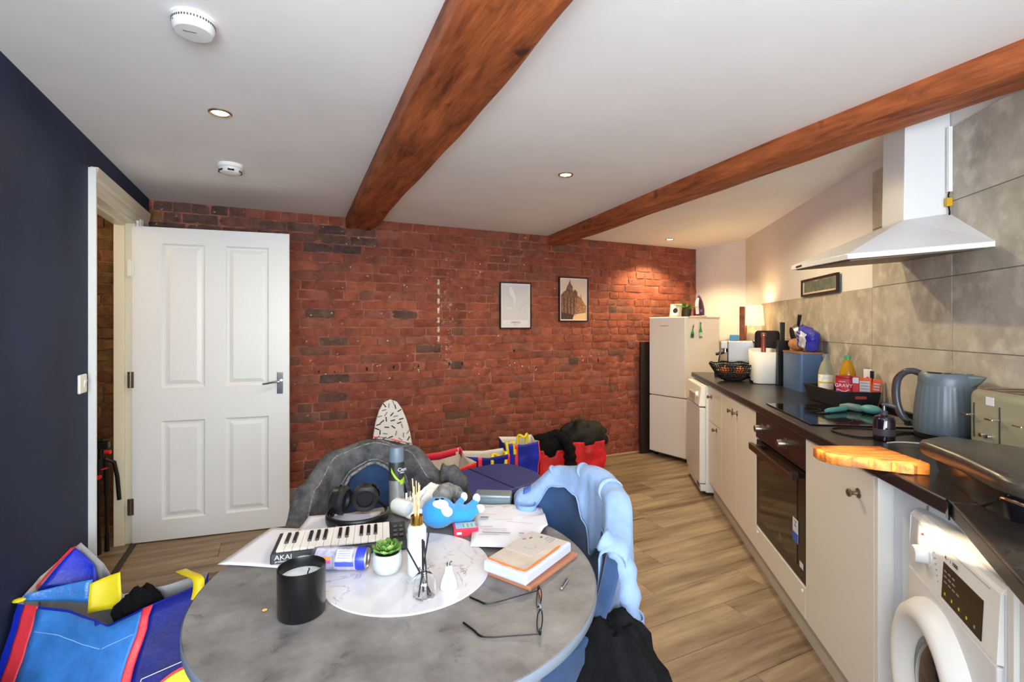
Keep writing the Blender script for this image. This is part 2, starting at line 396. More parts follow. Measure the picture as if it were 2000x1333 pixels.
# exposed beams
beam_m = ramp_mat('old_timber', [(0, (190, 104, 56)), (1, (190, 104, 56))], .6, scale=5, stretch=(5, .7, 5), per=False, bump=.6, bscale=18, dark=(104, 74, 58), mix=.9, speck=(7, .64, (64, 36, 24), .1))
def beam(name, label, pts, w, h, sd):
    """pts: (y, x_left) of the left top edge"""
    b = MB(); ny = 90; sec = [(0, 0), (.0, -.45), (.02, -.88), (.10, -1), (.3, -1.0), (.5, -1), (.7, -1), (.9, -1), (.98, -.88), (1, -.45), (1, 0)]
    y0, y1 = pts[0][0], pts[-1][0]
    def xl(y):
        for (ya, xa), (yb, xb) in zip(pts, pts[1:]):
            if y <= yb: return xa+(xb-xa)*(y-ya)/(yb-ya)
        return pts[-1][1]
    def fn(u, v):
        y = y0+(y1-y0)*v; k = u*(len(sec)-1); i = min(int(k), len(sec)-2); f = k-i
        sx = sec[i][0]*(1-f)+sec[i+1][0]*f; sz = sec[i][1]*(1-f)+sec[i+1][1]*f
        ww = w(y) if callable(w) else w; hh = h(y) if callable(h) else h
        n1 = .012*nz(sd+sx*2, y*1.7, sz)+.006*nz(sd+sx*9, y*3, sz*3)+.010*max(0, nz(sx*3+sd, y*.8, 5))
        return (xl(y)+sx*ww+(n1 if sz > -.95 else 0)*(1 if sx > .5 else -1)*(-sz), y, CE+.004+sz*hh-n1*(-sz)*.8)
    b.grid(fn, 20, ny); b.add([fn(i/20, 0) for i in range(21)], [tuple(range(21))])
    return tag(b.build(name, beam_m, None, smooth=35), label, 'beam')
beam('ceiling_beam', 'rough reddish timber beam across the middle of the ceiling, above the table', [(-1.2, .335), (1.278, .412), (4.18, .504)], lambda y: .245+.02*sin(y), lambda y: .098-.002*y, 3)
beam('ceiling_beam', 'rough timber beam over the kitchen side, running behind the extractor chimney', [(-1.2, 2.02), (.68, 2.069), (1.59, 2.121), (4.18, 2.39)], lambda y: .20-.006*y, lambda y: .098-.002*y, 17)

# door leaf, open against the brick wall
door = struct(thing('door_1', None, None, (-.806, 3.748, 0), math.atan2(-.122, .882)))
b = MB(); DW, DH, T = .89, 1.972, .036
xs = [0, .155, .395, .51, .765, DW]; zs = [.008, .135, .755, .962, 1.872, DH]
for i in range(5):
    for j in range(5):
        if i in (1, 3) and j in (1, 3): continue
        b.bx(xs[i], xs[i+1], 0, T, zs[j], zs[j+1])
b.build('door_leaf', gloss_door, door, smooth=0)
for i in (1, 3):
    for j in (1, 3):
        x0, x1, z0, z1 = xs[i], xs[i+1], zs[j], zs[j+1]; b = MB()
        lv = [(0, 0), (.010, .012), (.022, .012), (.046, .003), (.046, .003)]
        loops = [[(x0+a, d, z0+a), (x1-a, d, z0+a), (x1-a, d, z1-a), (x0+a, d, z1-a)] for a, d in lv[:4]]
        vs = [p for l in loops for p in l]; fs = [(k*4+q, k*4+(q+1) % 4, k*4+4+(q+1) % 4, k*4+4+q) for k in range(3) for q in range(4)]+[(12, 13, 14, 15)]
        b.add(vs, fs); b.bx(x0, x1, .02, T, z0, z1); b.build('panel', gloss_door, door, smooth=0)
b = MB(); b.bx(.815, .853, -.007, 0, .90, 1.045); hp = b.build('handle_plate', chrome, door, smooth=0, bevel=.003)
b = MB(); b.cyl((.836, -.007, .985), (.836, -.045, .985), .009); b.tube([(.836, -.045, .985), (.80, -.048, .983), (.76, -.046, .975), (.735, -.042, .972)], [.009, .008, .007, .006], 10); b.build('lever', chrome, hp)
b = MB(); b.lathe([(.004, 0), (.004, .003)], 10, M=Matrix.Translation((.836, -.007, .93)) @ Matrix.Rotation(PI/2, 4, 'X')); b.build('keyhole', black_plastic, hp)
for z, m in ((1.71, white_plastic), (1.02, nickel), (.235, nickel)):
    b = MB(); b.bx(-.022, .01, -.006, .0, z-.05, z+.05); b.cyl((-.006, -.008, z-.05), (-.006, -.008, z+.05), .006, seg=10)
    for dz in (-.033, 0, .033): b.lathe([(.0035, 0), (.0035, .002)], 8, M=Matrix.Translation((.004, -.006, z+dz)) @ Matrix.Rotation(PI/2, 4, 'X'))
    h = b.build('hinge', m, door)
    if z > 1.5: lab(h, 'painted white hinge')
# door lining and architrave
tr = struct(thing('trim_1', None, None))
b = MB(); b.bx(-.9, -.795, 2.985, 3.012, 0, 2.0); b.bx(-.86, -.845, 3.012, 3.028, 0, 1.99); b.build('jamb', cream_gloss, tr, smooth=0, bevel=.002)
b = MB(); b.bx(-.9, -.795, 3.775, 3.80, 0, 2.0); b.bx(-.9, -.845, 3.758, 3.775, 0, 1.975); b.build('jamb', cream_gloss, tr, smooth=0, bevel=.002)
b = MB(); b.bx(-.9, -.795, 2.985, 3.80, 1.99, 2.03); b.bx(-.9, -.845, 3.012, 3.775, 1.974, 1.99); b.build('head', cream_gloss, tr, smooth=0, bevel=.002)
def arch(y0, y1, z0, z1, horiz):
    b = MB(); n = 6; pr = [(0, .016), (.18, .020), (.35, .016), (.5, .024), (.7, .026), (.88, .030), (1, .030), (1, 0), (0, 0)]
    if horiz: b.hexa([(-.8+d, y0, z0+(z1-z0)*u) for u, d in pr], [(-.8+d, y1, z0+(z1-z0)*u) for u, d in pr])
    else: b.hexa([(-.8+d, y0+(y1-y0)*u, z0) for u, d in pr], [(-.8+d, y0+(y1-y0)*u, z1) for u, d in pr])
    return b
arch(3.005, 2.943, 0, 2.10, False).build('architrave', gloss_door, tr, smooth=0)
arch(3.80, 3.862, 0, 2.03, False).build('architrave', gloss_door, tr, smooth=0)
arch(2.975, 4.06, 2.015, 2.112, True).build('architrave', cream_gloss, tr, smooth=0)
b = MB(); b.bx(-.815, -.782, 2.95, 3.83, 0, .006); struct(b.build('trim_2', mat('dark_threshold', (48, 36, 26), .5), smooth=0, bevel=.002))
# light switch
t = thing('light_switch', 'white double light switch on the navy wall beside the door frame', 'switch', (-.8, 2.845, 1.09), rad(90))
b = MB(); b.bx(-.045, .045, -.012, 0, -.043, .043); b.build('faceplate', white_plastic, t, smooth=0, bevel=.006, seg=3)
for x in (.012,):
    b = MB(); b.add([(x-.011, -.012, -.016), (x+.011, -.012, -.016), (x+.011, -.012, .016), (x-.011, -.012, .016), (x-.011, -.0135, -.016), (x+.011, -.0135, -.016), (x+.011, -.019, .016), (x-.011, -.019, .016)],
          [(0, 1, 5, 4), (1, 2, 6, 5), (2, 3, 7, 6), (3, 0, 4, 7), (4, 5, 6, 7)]); b.build('rocker', white_metal, t, smooth=0)
# ceiling fittings
bulb = mat('lit_bulb', (255, 240, 210), .4, emit=((255, 214, 150), 30))
brass = mat('brushed_bezel', (190, 170, 140), .3, 1)
for (x, y), lb, pw, cone in (((-.211, 2.353), 'round recessed ceiling spotlight between the two smoke detectors', 9, 172), ((1.517, 2.442), 'round recessed ceiling spotlight between the two timber beams', 44, 172), ((3.596, 3.80), 'round recessed ceiling spotlight above the fridge freezer', 56, 125), ((2.47, 2.45), 'added ceiling spotlight, unseen behind the kitchen side beam', 27, 165)):  # last one is added out of sight to brighten the kitchen side
    t = thing('ceiling_spotlight', lb, 'light', (x, y, CE), 0, 'recessed ceiling spotlights')
    b = MB(); b.lathe([(.044, 0), (.044, -.004), (.040, -.007), (.034, -.006), (.031, -.002)], 32, caps=False); b.build('bezel', brass, t)
    b = MB(); b.lathe([(0, -.0015), (.031, -.0015), (.031, 0)], 32, caps=False); b.build('lamp', bulb, t)
    l = bpy.data.lights.new('spotlight_beam', 'SPOT'); l.energy = pw; l.color = (1, .83, .50) if x < 3 else (1, .78, .42); l.spot_size = rad(cone); l.spot_blend = .45; l.shadow_soft_size = .03
    o = bpy.data.objects.new('spotlight_beam', l); COL.objects.link(o); o.parent = t; o.location = (0, 0, -.012)
t = thing('smoke_alarm', 'large round white smoke alarm with a slotted rim, nearest on the ceiling', 'alarm', (-.216, 1.672, CE))
b = MB(); b.lathe([(.058, 0), (.058, -.006), (.053, -.008), (.053, -.012)], 40); b.build('base', white_plastic, t)
b = MB(); b.lathe([(.053, -.012), (.054, -.02), (.052, -.036), (.047, -.041), (.02, -.043), (0, -.043)], 40, caps=False); b.build('cover', white_metal, t)
slot = mat('vent_slot', (90, 86, 80), .8); b = MB()
for k in range(44):
    a = 2*PI*k/44; b.box((0, 0, 0), (.003, .0035, .006), M=Matrix.Rotation(a, 4, 'Z') @ Matrix.Translation((.0535, 0, -.015)))
b.build('vent', slot, t)
b = MB(); b.ell((-.045, -.026, -.024), (.003, .003, .003)); lab(b.build('indicator', mat('mauve_led', (120, 80, 120), .3), t), 'small purple indicator')
b = MB(); b.bx(-.025, .008, -.012, -.009, -.0436, -.0426); b.build('mark', slot, t)
t = thing('smoke_detector', 'small domed white detector with dark sensor openings, nearer the brick wall', 'detector', (-.229, 3.09, CE))
b = MB(); b.lathe([(.063, 0), (.063, -.018), (.058, -.022)], 36); b.build('base', white_plastic, t)
b = MB(); b.lathe([(.058, -.020), (.057, -.032), (.050, -.047), (.03, -.054), (0, -.056)], 36, caps=False); b.build('dome', white_metal, t)
for k in range(6):
    a = 2*PI*k/6-PI/2+.12; b = MB(); M = Matrix.Rotation(a, 4, 'Z') @ Matrix.Translation((.0545, 0, -.037)) @ Matrix.Rotation(-.35, 4, 'Y'); b.box(0, (.003, .030, .015), M=M); b.build('sensor_opening', black_plastic, t, smooth=0)
# ================================================================ KITCHEN RUN
gran = mat('black_worktop', (44, 40, 37), .3, var=(120, .8), col2=(20, 19, 19), spec=.5)
cream = mat('cream_gloss_laminate', (226, 219, 207), .35)
carc = mat('cabinet_white', (226, 224, 218), .5)
plin = mat('plinth_beige', (196, 186, 172), .45)
oven_black = mat('oven_brown_black', (44, 30, 24), .3)
oven_glass = mat('oven_glass', (26, 22, 18), .06, spec=.7)
Mx = Vector((1.456, .608, 0)); m2 = Vector((-.82, -.567, 0)).normalized(); n2 = Vector((.567, -.82, 0)).normalized()
Bk = Mx+n2*.60
def xy(v): return (v.x, v.y)
b = MB(); b.prism([xy(Mx), xy(Bk), xy(W(-.4, .002, 0)), xy(K(3.42, .572, 0)), xy(K(3.42, 0, 0))], WT-.04, WT)
tag(b.build('worktop', gran, None, smooth=0, bevel=.006, seg=3), 'long black speckled worktop along the tiled wall, carrying the hob', 'worktop')
b = MB(); M2 = Mx+m2*1.1; b.prism([xy(Mx+m2*.003), xy(M2), xy(M2+n2*.6), xy(Bk+m2*.003)], WT-.04, WT)
wt2 = tag(b.build('worktop', gran, None, smooth=0, bevel=.006, seg=3), 'short black worktop at the right edge, mitred on above the washing machine', 'worktop')
b = MB(); p = Mx-n2*.002; b.prism([xy(p+m2*-.012), xy(p+m2*.012), xy(p+m2*.012+n2*.008-n2*.012), xy(p-m2*.012-n2*.004)], WT-.042, WT+.001)
b.build('joint_strip', black_gloss, wt2, smooth=0)
b = MB(); b.bx(-.35, 2.38, .0105, .03, WT+.0005, WT+.024)
tag(b.build('worktop_upstand', mat('black_upstand', (20, 18, 18), .35), None, smooth=0, bevel=.004, loc=W(0, 0, 0), rz=WA), 'thin black upstand where the worktop meets the stone tiles', 'upstand')
def knob(parent, x, z, face=0):
    b = MB(); M = Matrix.Translation((x, face, z)) @ Matrix.Rotation(-PI/2, 4, 'X')
    b.lathe([(.0165, 0), (.0165, .003), (.008, .007), (.0065, .016), (.008, .022), (.013, .026), (.0135, .031), (.010, .034), (0, .035)], 20, M=M); return b.build('knob', nickel, parent)
def slab(name, x0, x1, z0, z1, parent, m=cream):
    b = MB(); b.bx(x0+.0015, x1-.0015, -.018, 0, z0+.0015, z1-.0015); return b.build(name, m, parent, smooth=0, bevel=.002)
def unit(name, label, s0, s1, cat='cabinet', z0=.125):
    t = thing(name, label, cat, K(s0, .018, 0), CA); b = MB(); w = s1-s0
    b.bx(0, .016, -.55, -.019, z0, .888); b.bx(w-.016, w, -.55, -.019, z0, .888); b.bx(.016, w-.016, -.55, -.019, z0, z0+.016); b.bx(.016, w-.016, -.55, -.54, z0+.016, .888); b.bx(.016, w-.016, -.1, -.019, .872, .888)
    b.build('carcass', carc, t, smooth=0); return t
t = unit('base_cabinet', 'cream drawer unit with one drawer over a door, next to the slim dishwasher', 2.350, 2.770)
d = slab('drawer', 0, .42, .612, .885, t); knob(d, .20+.11, .807)
d = slab('door', 0, .42, .128, .608, t); knob(d, .14, .636-.05)
t = unit('base_cabinet', 'cream double-door base cabinet between the drawer unit and the oven', 1.558, 2.350)
d = slab('door', .413, .792, .128, .885, t); knob(d, .487, .805)
d = slab('door', 0, .413, .128, .885, t); knob(d, .378, .807)
t = unit('base_cabinet', 'large cream single-door cabinet between the oven and the washing machine', .376, .896)
d = slab('door', 0, .52, .128, .885, t); knob(d, .093, .80)
b = MB(); b.bx(-.022, -.002, -.55, .0, .0, .888); b.build('end_panel', carc, t, smooth=0, bevel=.001)
t = thing('washer_filler_panel', 'pale set-back filler panel in the gap left of the washing machine', 'panel', K(.16, .06, 0), CA)
b = MB(); b.bx(-.10, .19, -.02, 0, .02, .885); t2 = b.build('panel', mat('filler_blue_white', (214, 222, 230), .4), t, smooth=0)
b = MB(); b.tube([(.03, .001, .86), (.045, .003, .78), (.035, .003, .70), (.05, .002, .62), (.045, .002, .5)], .003, 6); b.build('cable', mat('grey_cable', (120, 124, 130), .5), t)
# oven housing and oven
t = unit('oven_housing', 'cream oven housing with a plain filler drawer under the built-in oven', .898, 1.556, z0=.125)
d = slab('filler_drawer', 0, .658, .128, .262, t)
for x in (.03, .63):
    b = MB(); b.lathe([(.007, 0), (.007, .004), (0, .006)], 12, M=Matrix.Translation((x, 0, .235)) @ Matrix.Rotation(-PI/2, 4, 'X')); b.build('cover_cap', white_plastic, t)
ov = thing('oven', 'built-in oven with a dark glass door, two metal knobs and an energy sticker', 'oven', K(.898, .018, .265), CA)
b = MB(); b.bx(.03, .628, -.52, -.02, .02, .60); b.build('oven_body', black_plastic, ov, smooth=0)
b = MB(); b.bx(.001, .657, -.02, .002, .482, .622); cp = b.build('control_panel', oven_black, ov, smooth=0, bevel=.002)
for x in (.553, .218):
    b = MB(); M = Matrix.Translation((x, .002, .546)) @ Matrix.Rotation(-PI/2, 4, 'X')
    b.lathe([(.026, 0), (.026, .002), (.019, .004), (.018, .034), (.016, .037), (0, .037)], 28, M=M); b.build('oven_knob', nickel, cp)
b = MB(); b.bx(.001, .657, -.02, -.002, .003, .470); od = b.build('oven_door', mat('oven_door_frame', (14, 12, 12), .25), ov, smooth=0, bevel=.002)
b = MB(); b.bx(.09, .60, -.0022, .0, .055, .435); b.build('window_glass', oven_glass, od, smooth=0)
b = MB(); b.bx(.045, .613, .030, .052, .425, .460); b.bx(.07, .095, -.002, .032, .43, .455); b.bx(.563, .588, -.002, .032, .43, .455); b.build('handle', mat('oven_handle', (52, 34, 26), .3), od, smooth=0, bevel=.003)
b = MB(); b.bx(.075, .135, .0, .001, .145, .245); st = b.build('energy_sticker', paper_white, od, smooth=0)
b = MB(); b.bx(.075, .135, .001, .0013, .145, .185); b.build('blue_band', mat('sticker_blue', (52, 96, 190), .5), st, smooth=0)
text('lettering', 'Z', .035, ink, st, (.105, .0012, .222), (PI/2, 0, PI))
b = MB(); b.bx(.020, .058, .0, .001, .06, .085); b.build('label', paper_white, od, smooth=0)
b = MB(); b.bx(.27, .31, -.0005, .0006, .085, .10); b.bx(.285, .30, -.0005, .0006, .075, .11); b.build('maker_mark', nickel, od, smooth=0)
# plinth
b = MB(); b.bx(.378, 2.77, -.016, 0, .0, .122)
tag(b.build('plinth', plin, None, smooth=0, bevel=.001, loc=K(0, .057, 0), rz=CA), 'beige plinth board along the floor under the cream cabinets', 'plinth')
# dishwasher
t = thing('dishwasher', 'white slim dishwasher standing proud of the cabinets beside the fridge', 'dishwasher', K(2.778, 0, 0), CA)
b = MB(); b.bx(0, .60, -.55, .0, .03, .88); b.build('body', white_metal, t, smooth=0, bevel=.004)
b = MB(); b.bx(.002, .598, .0, .048, .10, .70); b.build('door', white_metal, t, smooth=0, bevel=.008, seg=3)
b = MB(); b.bx(.002, .598, .0, .04, .04, .094); v = b.build('kick_panel', white_metal, t, smooth=0, bevel=.003)
b = MB()
for k in range(6): b.bx(.05+.018*k, .06+.018*k, .04, .041, .05, .085)
b.build('vent', slot, v, smooth=0)
b = MB(); n = 10
b.hexa([(x, 0, .712) for x in (.002, .598)]+[(x, .05+.004, .712) for x in (.598, .002)], [(x, 0, .872) for x in (.002, .598)]+[(x, .035, .872) for x in (.598, .002)])
c2 = b.build('control_panel', white_plastic, t, smooth=0, bevel=.008, seg=3)
b = MB(); b.bx(.17, .43, .044, .056, .725, .80); b.build('handle', mat('brass_tint', (206, 190, 160), .3, .4), c2, smooth=0, bevel=.01)
b = MB(); b.lathe([(.022, 0), (.020, .02), (0, .022)], 20, M=Matrix.Translation((.10, .044, .80)) @ Matrix.Rotation(-PI/2, 4, 'X')); b.build('dial', white_plastic, c2)
# washing machine
t = thing('washing_machine', 'white washing machine with a porthole door and black display under the short worktop', 'washing machine', (1.545, .72, 0), math.atan2(-.68, -.733))
b = MB(); b.bx(-.05, .395, .012, .50, .012, .848); b.build('body', white_metal, t, smooth=0, bevel=.006)
b = MB(); b.bx(-.05, .395, 0, .012, .012, .69); b.build('front_panel', white_metal, t, smooth=0, bevel=.004)
b = MB(); b.hexa([(-.05, 0, .694), (.395, 0, .694), (.395, .012, .694), (-.05, .012, .694)], [(-.05, .006, .832), (.395, .006, .832), (.395, .012, .832), (-.05, .012, .832)])
b.hexa([(-.05, .006, .832), (.395, .006, .832), (.395, .02, .832), (-.05, .02, .832)], [(-.05, .018, .848), (.395, .018, .848), (.395, .02, .848), (-.05, .02, .848)])
cp = b.build('control_panel', white_plastic, t, smooth=0, bevel=.002)
b = MB(); M = Matrix.Translation((.062, .004, .765)) @ Matrix.Rotation(PI/2, 4, 'X'); b.lathe([(.03, 0), (.03, .002), (.022, .004), (.021, .026), (.018, .03), (0, .03)], 30, M=M); b.build('dial', white_metal, cp)
b = MB(); b.bx(.0, .003, 0, .004, .806, .812); lab(b.build('marker', mat('red_marker', (190, 40, 40), .5), cp, loc=(.04, -.001, 0)), 'small red marker')
b = MB(); b.hexa([(.158, -.0012, .706), (.338, -.0012, .706), (.338, .006, .706), (.158, .006, .706)], [(.158, .0028, .79), (.338, .0028, .79), (.338, .008, .79), (.158, .008, .79)])
dp = lab(b.build('display', mat('display_black', (12, 9, 8), .15), cp, smooth=0), 'black display with small yellow symbols')
sy = mat('symbol_yellow', (206, 196, 60), .5); sw = mat('symbol_white', (150, 140, 140), .5)
for k in range(5):
    b = MB(); b.box((0, 0, 0), (.005, .001, .006), M=Matrix.Translation((.178+.034*k, -.0016, .722))); b.build('symbol', sy if k != 4 else sw, dp, smooth=0)
for k in range(4):
    for j in range(3 if k < 3 else 1):
        b = MB(); b.box(0, (.012, .001, .003), M=Matrix.Translation((.175+.02*k, .0006, .748+.013*j))); b.build('symbol', sw, dp, smooth=0)
seam = mat('seam_grey', (180, 180, 176), .5)
b = MB(); b.tube([(.128, .004, .688), (.37, .004, .69)], .0012, 4); b.build('groove', seam, cp)
b = MB(); b.tube([(.02, .003, .826), (.36, .0045, .826)], .001, 4); b.build('groove', seam, cp)
for k in range(7):
    b = MB(); b.bx(.10+.010*k*.5, .104+.010*k*.5, .001, .004, .80-.012*k, .803-.012*k); b.build('print', grey_ink, cp, smooth=0)
text('lettering', 'A  ·  i  1000', .013, ink, cp, (.20, .0018, .806), (PI/2, 0, 0))
dr = MB(); M = Matrix.Translation((.14, 0, .455)) @ Matrix.Rotation(PI/2, 4, 'X')
dr.lathe([(.216, 0), (.214, .012), (.198, .036), (.182, .044), (.165, .042), (.150, .030), (.135, .012), (.125, .004)], 64, M=M, caps=False); d = dr.build('porthole_door', white_plastic, t)
b = MB(); b.lathe([(.128, .004), (.118, .010), (.105, .008)], 56, M=M, caps=False); b.build('glass_ring', mat('ring_grey', (110, 116, 124), .25, .6), d)
b = MB(); b.lathe([(.108, .008), (.08, .020), (.04, .026), (0, .028)], 48, M=M, caps=False); b.build('glass', mat('dark_glass', (30, 36, 44), .05, spec=.8), d)
b = MB(); b.bx(-.055, .395, .02, .08, .0, .012); b.build('foot', black_plastic, t, smooth=0)
# white panel right of the washing machine
b = MB(); p = Vector((1.545, .72, 0))+Vector((-.733, -.68, 0))*.405
b.bx(0, .02, .012, .5, 0, .885); b.bx(.02, .42, .02, .036, 0, .885)
tag(b.build('end_panel', carc, None, smooth=0, bevel=.001, loc=p, rz=math.atan2(-.68, -.733)), 'plain white panel at the right edge beside the washing machine', 'panel')

# hob
t = thing('hob', 'black glass ceramic hob set in the long worktop over the oven', 'hob', K(.945, .058, WT), CA)
b = MB(); b.bx(0, .58, -.49, 0, .0005, .006); b.build('glass_plate', mat('hob_glass', (10, 10, 11), .08, spec=.6), t, smooth=0, bevel=.002)
ringm = mat('hob_print', (60, 60, 62), .3)
for x, y, r in ((.15, -.13, .09), (.43, -.13, .075), (.15, -.36, .07), (.43, -.36, .10)):
    b = MB(); b.lathe([(r-.002, .006), (r-.002, .0063), (r, .0063), (r, .006)], 48, c=(x, y, 0), caps=False); b.build('cooking_zone', ringm, t)
# extractor hood
hood = thing('extractor_hood', 'white chimney extractor hood on the stone tiled wall above the hob', 'hood', W0, WA)
A, B, Cc, D = (-.355, .50), (.224, .50), (-.33, .003), (.25, .003)
zb = dict(A=1.603, B=1.627, C=1.640, D=1.660)
Cq = [(A, zb['A']), (B, zb['B']), (D, zb['D']), (Cc, zb['C'])]
b = MB(); b.hexa([(p[0], p[1], z) for p, z in Cq], [(p[0], p[1], z+.020) for p, z in Cq]); rim = b.build('rim', white_metal, hood, smooth=0, bevel=.001)
tq = [((-.088, .178), 1.792), ((.088, .178), 1.792), ((.088, .003), 1.815), ((-.088, .003), 1.815)]
b = MB(); b.hexa([(p[0], p[1], z+.0202) for p, z in Cq], [(p[0], p[1], z) for p, z in tq]); b.build('canopy', white_metal, hood, smooth=0, bevel=.001)
b = MB(); b.hexa([(-.082, .172, 1.788), (.082, .172, 1.788), (.082, .003, 1.81), (-.082, .003, 1.81)], [(-.082, .166, 2.232), (.082, .166, 2.232), (.082, .003, 2.232), (-.082, .003, 2.232)]); b.build('chimney', white_metal, hood, smooth=0, bevel=.001)
b = MB(); b.hexa([(p[0]*.92+.0, p[1]*.92+.02, z-.004) for p, z in Cq], [(p[0]*.92, p[1]*.92+.02, z+.001) for p, z in Cq]); b.build('filter', mat('hood_underside', (120, 104, 88), .5, .3), hood, smooth=0)
b = MB(); b.bx(.09, .155, .4995, .5025, 1.629, 1.637); b.build('control_strip', black_plastic, rim, smooth=0)
t = thing('conduit', 'thin white conduit with a yellow connector on the wall right of the chimney', 'pipe', W(-.100, .009, 1.83), WA)
b = MB(); b.bx(-.008, .008, 0, .014, .07, .335); b.build('trunking', white_plastic, t, smooth=0, bevel=.001)
b = MB(); b.bx(-.009, .009, 0, .02, .01, .045); lab(b.build('connector', mat('yellow_connector', (206, 160, 30), .4), t, smooth=0, bevel=.002), 'yellow connector block')
b = MB(); b.tube([(0, .008, .07), (.003, .01, .055), (0, .01, .044)], .003, 6); b.build('cable', black_plastic, t)
b = MB(); b.tube([(0, .01, .01), (-.002, .008, -.01), (.002, .006, -.03)], .003, 6); b.build('cable', black_plastic, t)
# small frame on the ledge of the tiles
t = thing('picture_frame', 'small landscape black frame with a grey-green print standing on the tile ledge', 'picture', W(1.15, .012, 1.559), WA)
b = MB(); Mf = Matrix.Rotation(rad(4), 4, 'X')
w, h = .56, .118
for x0, x1, z0, z1 in ((-w/2, w/2, 0, .014), (-w/2, w/2, h-.014, h), (-w/2, -w/2+.014, .014, h-.014), (w/2-.014, w/2, .014, h-.014)): b.bx(x0, x1, 0, .016, z0, z1)
b.build('frame', black_plastic, t, smooth=0)
b = MB(); b.bx(-w/2+.014, w/2-.014, .003, .007, .014, h-.014); pr = b.build('print', mat('mount_cream', (206, 196, 180), .6), t, smooth=0)
b = MB(); b.grid(lambda u, v: (-w/2+.04+(w-.08)*u, .0075, .026+(h-.046-.008*nz(u*6, 1, 1))*v), 24, 2); b.build('picture', mat('picture_grey_green', (104, 112, 98), .6, var=(25, .2)), pr)

# fridge freezer
fw = mat('fridge_white', (226, 222, 218), .3)
fr = thing('fridge_freezer', 'white upright fridge freezer in the corner against the brick wall', 'fridge', (3.603, 3.601, 0), rad(7.7))
b = MB(); b.bx(.052, .56, .002, .445, .03, 1.432); b.build('cabinet', fw, fr, smooth=0, bevel=.006)
b = MB(); b.bx(.045, .565, -.002, .449, 1.432, 1.447); lab(b.build('top_panel', mat('fridge_top', (206, 190, 170), .35), fr, smooth=0, bevel=.004), 'beige top panel')
b = MB(); b.bx(0, .05, 0, .447, .642, 1.445); d = b.build('fridge_door', fw, fr, smooth=0, bevel=.008, seg=3)
b = MB(); b.bx(-.001, 0, .20, .30, 1.352, 1.358); b.build('badge', mat('badge_red_grey', (150, 110, 105), .4), d, smooth=0)
b = MB(); b.bx(0, .05, 0, .447, .05, .634); d = b.build('freezer_door', fw, fr, smooth=0, bevel=.008, seg=3)
b = MB(); b.bx(-.0005, .02, .37, .42, .615, .6345); b.build('handle_recess', mat('recess_pale', (228, 222, 210), .5), d, smooth=0)
b = MB(); b.bx(.03, .05, .005, .44, .634, .642); b.build('door_seal', mat('seal_grey', (70, 66, 62), .7), fr, smooth=0)
for x, y in ((.06, .02), (.06, .40), (.48, .02), (.48, .40)):
    b = MB(); b.bx(x, x+.03, y, y+.03, 0, .03); b.build('foot', black_plastic, fr, smooth=0)

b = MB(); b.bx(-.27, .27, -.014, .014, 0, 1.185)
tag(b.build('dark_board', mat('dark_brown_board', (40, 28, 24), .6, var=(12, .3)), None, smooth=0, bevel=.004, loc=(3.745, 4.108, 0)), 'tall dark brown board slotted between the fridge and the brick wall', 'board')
# ================================================================ THINGS ON THE WORKTOP
wire_black = mat('black_wire', (22, 18, 18), .35)
t = thing('wire_bowl', 'black openwork bowl at the far end of the worktop, before the coffee machine', 'bowl', K(2.70, .18), CA)
b = MB(); nu, nv = 46, 9
b.grid(lambda u, v: ((.062+.106*v**.8)*cos(2*PI*(u+.5/nu*(int(v*nv+.5) % 2))), (.062+.106*v**.8)*sin(2*PI*(u+.5/nu*(int(v*nv+.5) % 2))), .008+.125*v**1.25), nu, nv, cu=True)
o = b.build('mesh', wire_black, t, smooth=60); md = o.modifiers.new('wire', 'WIREFRAME'); md.thickness = .009; md.use_even_offset = False
b = MB(); b.lathe([(.0, 0), (.062, 0), (.064, .01), (.0, .012)], 30); b.build('base', wire_black, t)
b = MB(); b.tube([(.168*cos(a*PI/24), .168*sin(a*PI/24), .134+.006*sin(a*PI/3)) for a in range(48)], .005, 6, closed=True); b.build('rim', wire_black, t)
for x, y in ((-.05, .03), (.06, -.02)):
    o = MB().ell((0, 0, 0), (.035, .035, .036)).build('orange', mat('orange_peel', (196, 104, 50), .5, bump=(120, .3)), None); o.location = K(2.70, .18, WT)+Vector((x, y, .075))
    tag(o, 'orange in the black openwork bowl, on its '+('left' if x < 0 else 'right')+' side', 'fruit', 'oranges in the openwork bowl')

t = thing('wine_cooler', 'white tapered ice bucket with a dark metal foot, standing before the blue bin', 'bucket', K(2.58, .37), CA)
def rsq(r, n, k=.25):
    out = []
    for i in range(n):
        a = 2*PI*i/n; e = (abs(cos(a))**3.2+abs(sin(a))**3.2)**(-1/3.2); out.append((r*e*cos(a), r*e*sin(a)))
    return out
def loft(b, loops, closed_bottom=True):
    n = len(loops[0]); vs = [p for l in loops for p in l]
    fs = [(k*n+i, k*n+(i+1) % n, (k+1)*n+(i+1) % n, (k+1)*n+i) for k in range(len(loops)-1) for i in range(n)]
    if closed_bottom: fs.append(tuple(range(n-1, -1, -1)))
    b.add(vs, fs)
b = MB(); loft(b, [[(x, y, z+(.0 if j < 3 else .012*(x/.1))) for x, y in rsq(r, 40)] for j, (r, z) in enumerate(((.082, .004), (.086, .01), (.094, .12), (.100, .245)))])
b.build('body', mat('matt_white', (226, 222, 214), .55), t, smooth=50, solid=.004)
b = MB(); b.bx(-.03, .06, .078, .088, .0, .022); b.build('foot_band', mat('dark_steel', (84, 72, 66), .25, 1), t, smooth=0, bevel=.004)
o = thing('pepper_mill', 'copper coloured mill handle sticking out of the white ice bucket', 'mill', K(2.58, .365, WT+.008), CA)
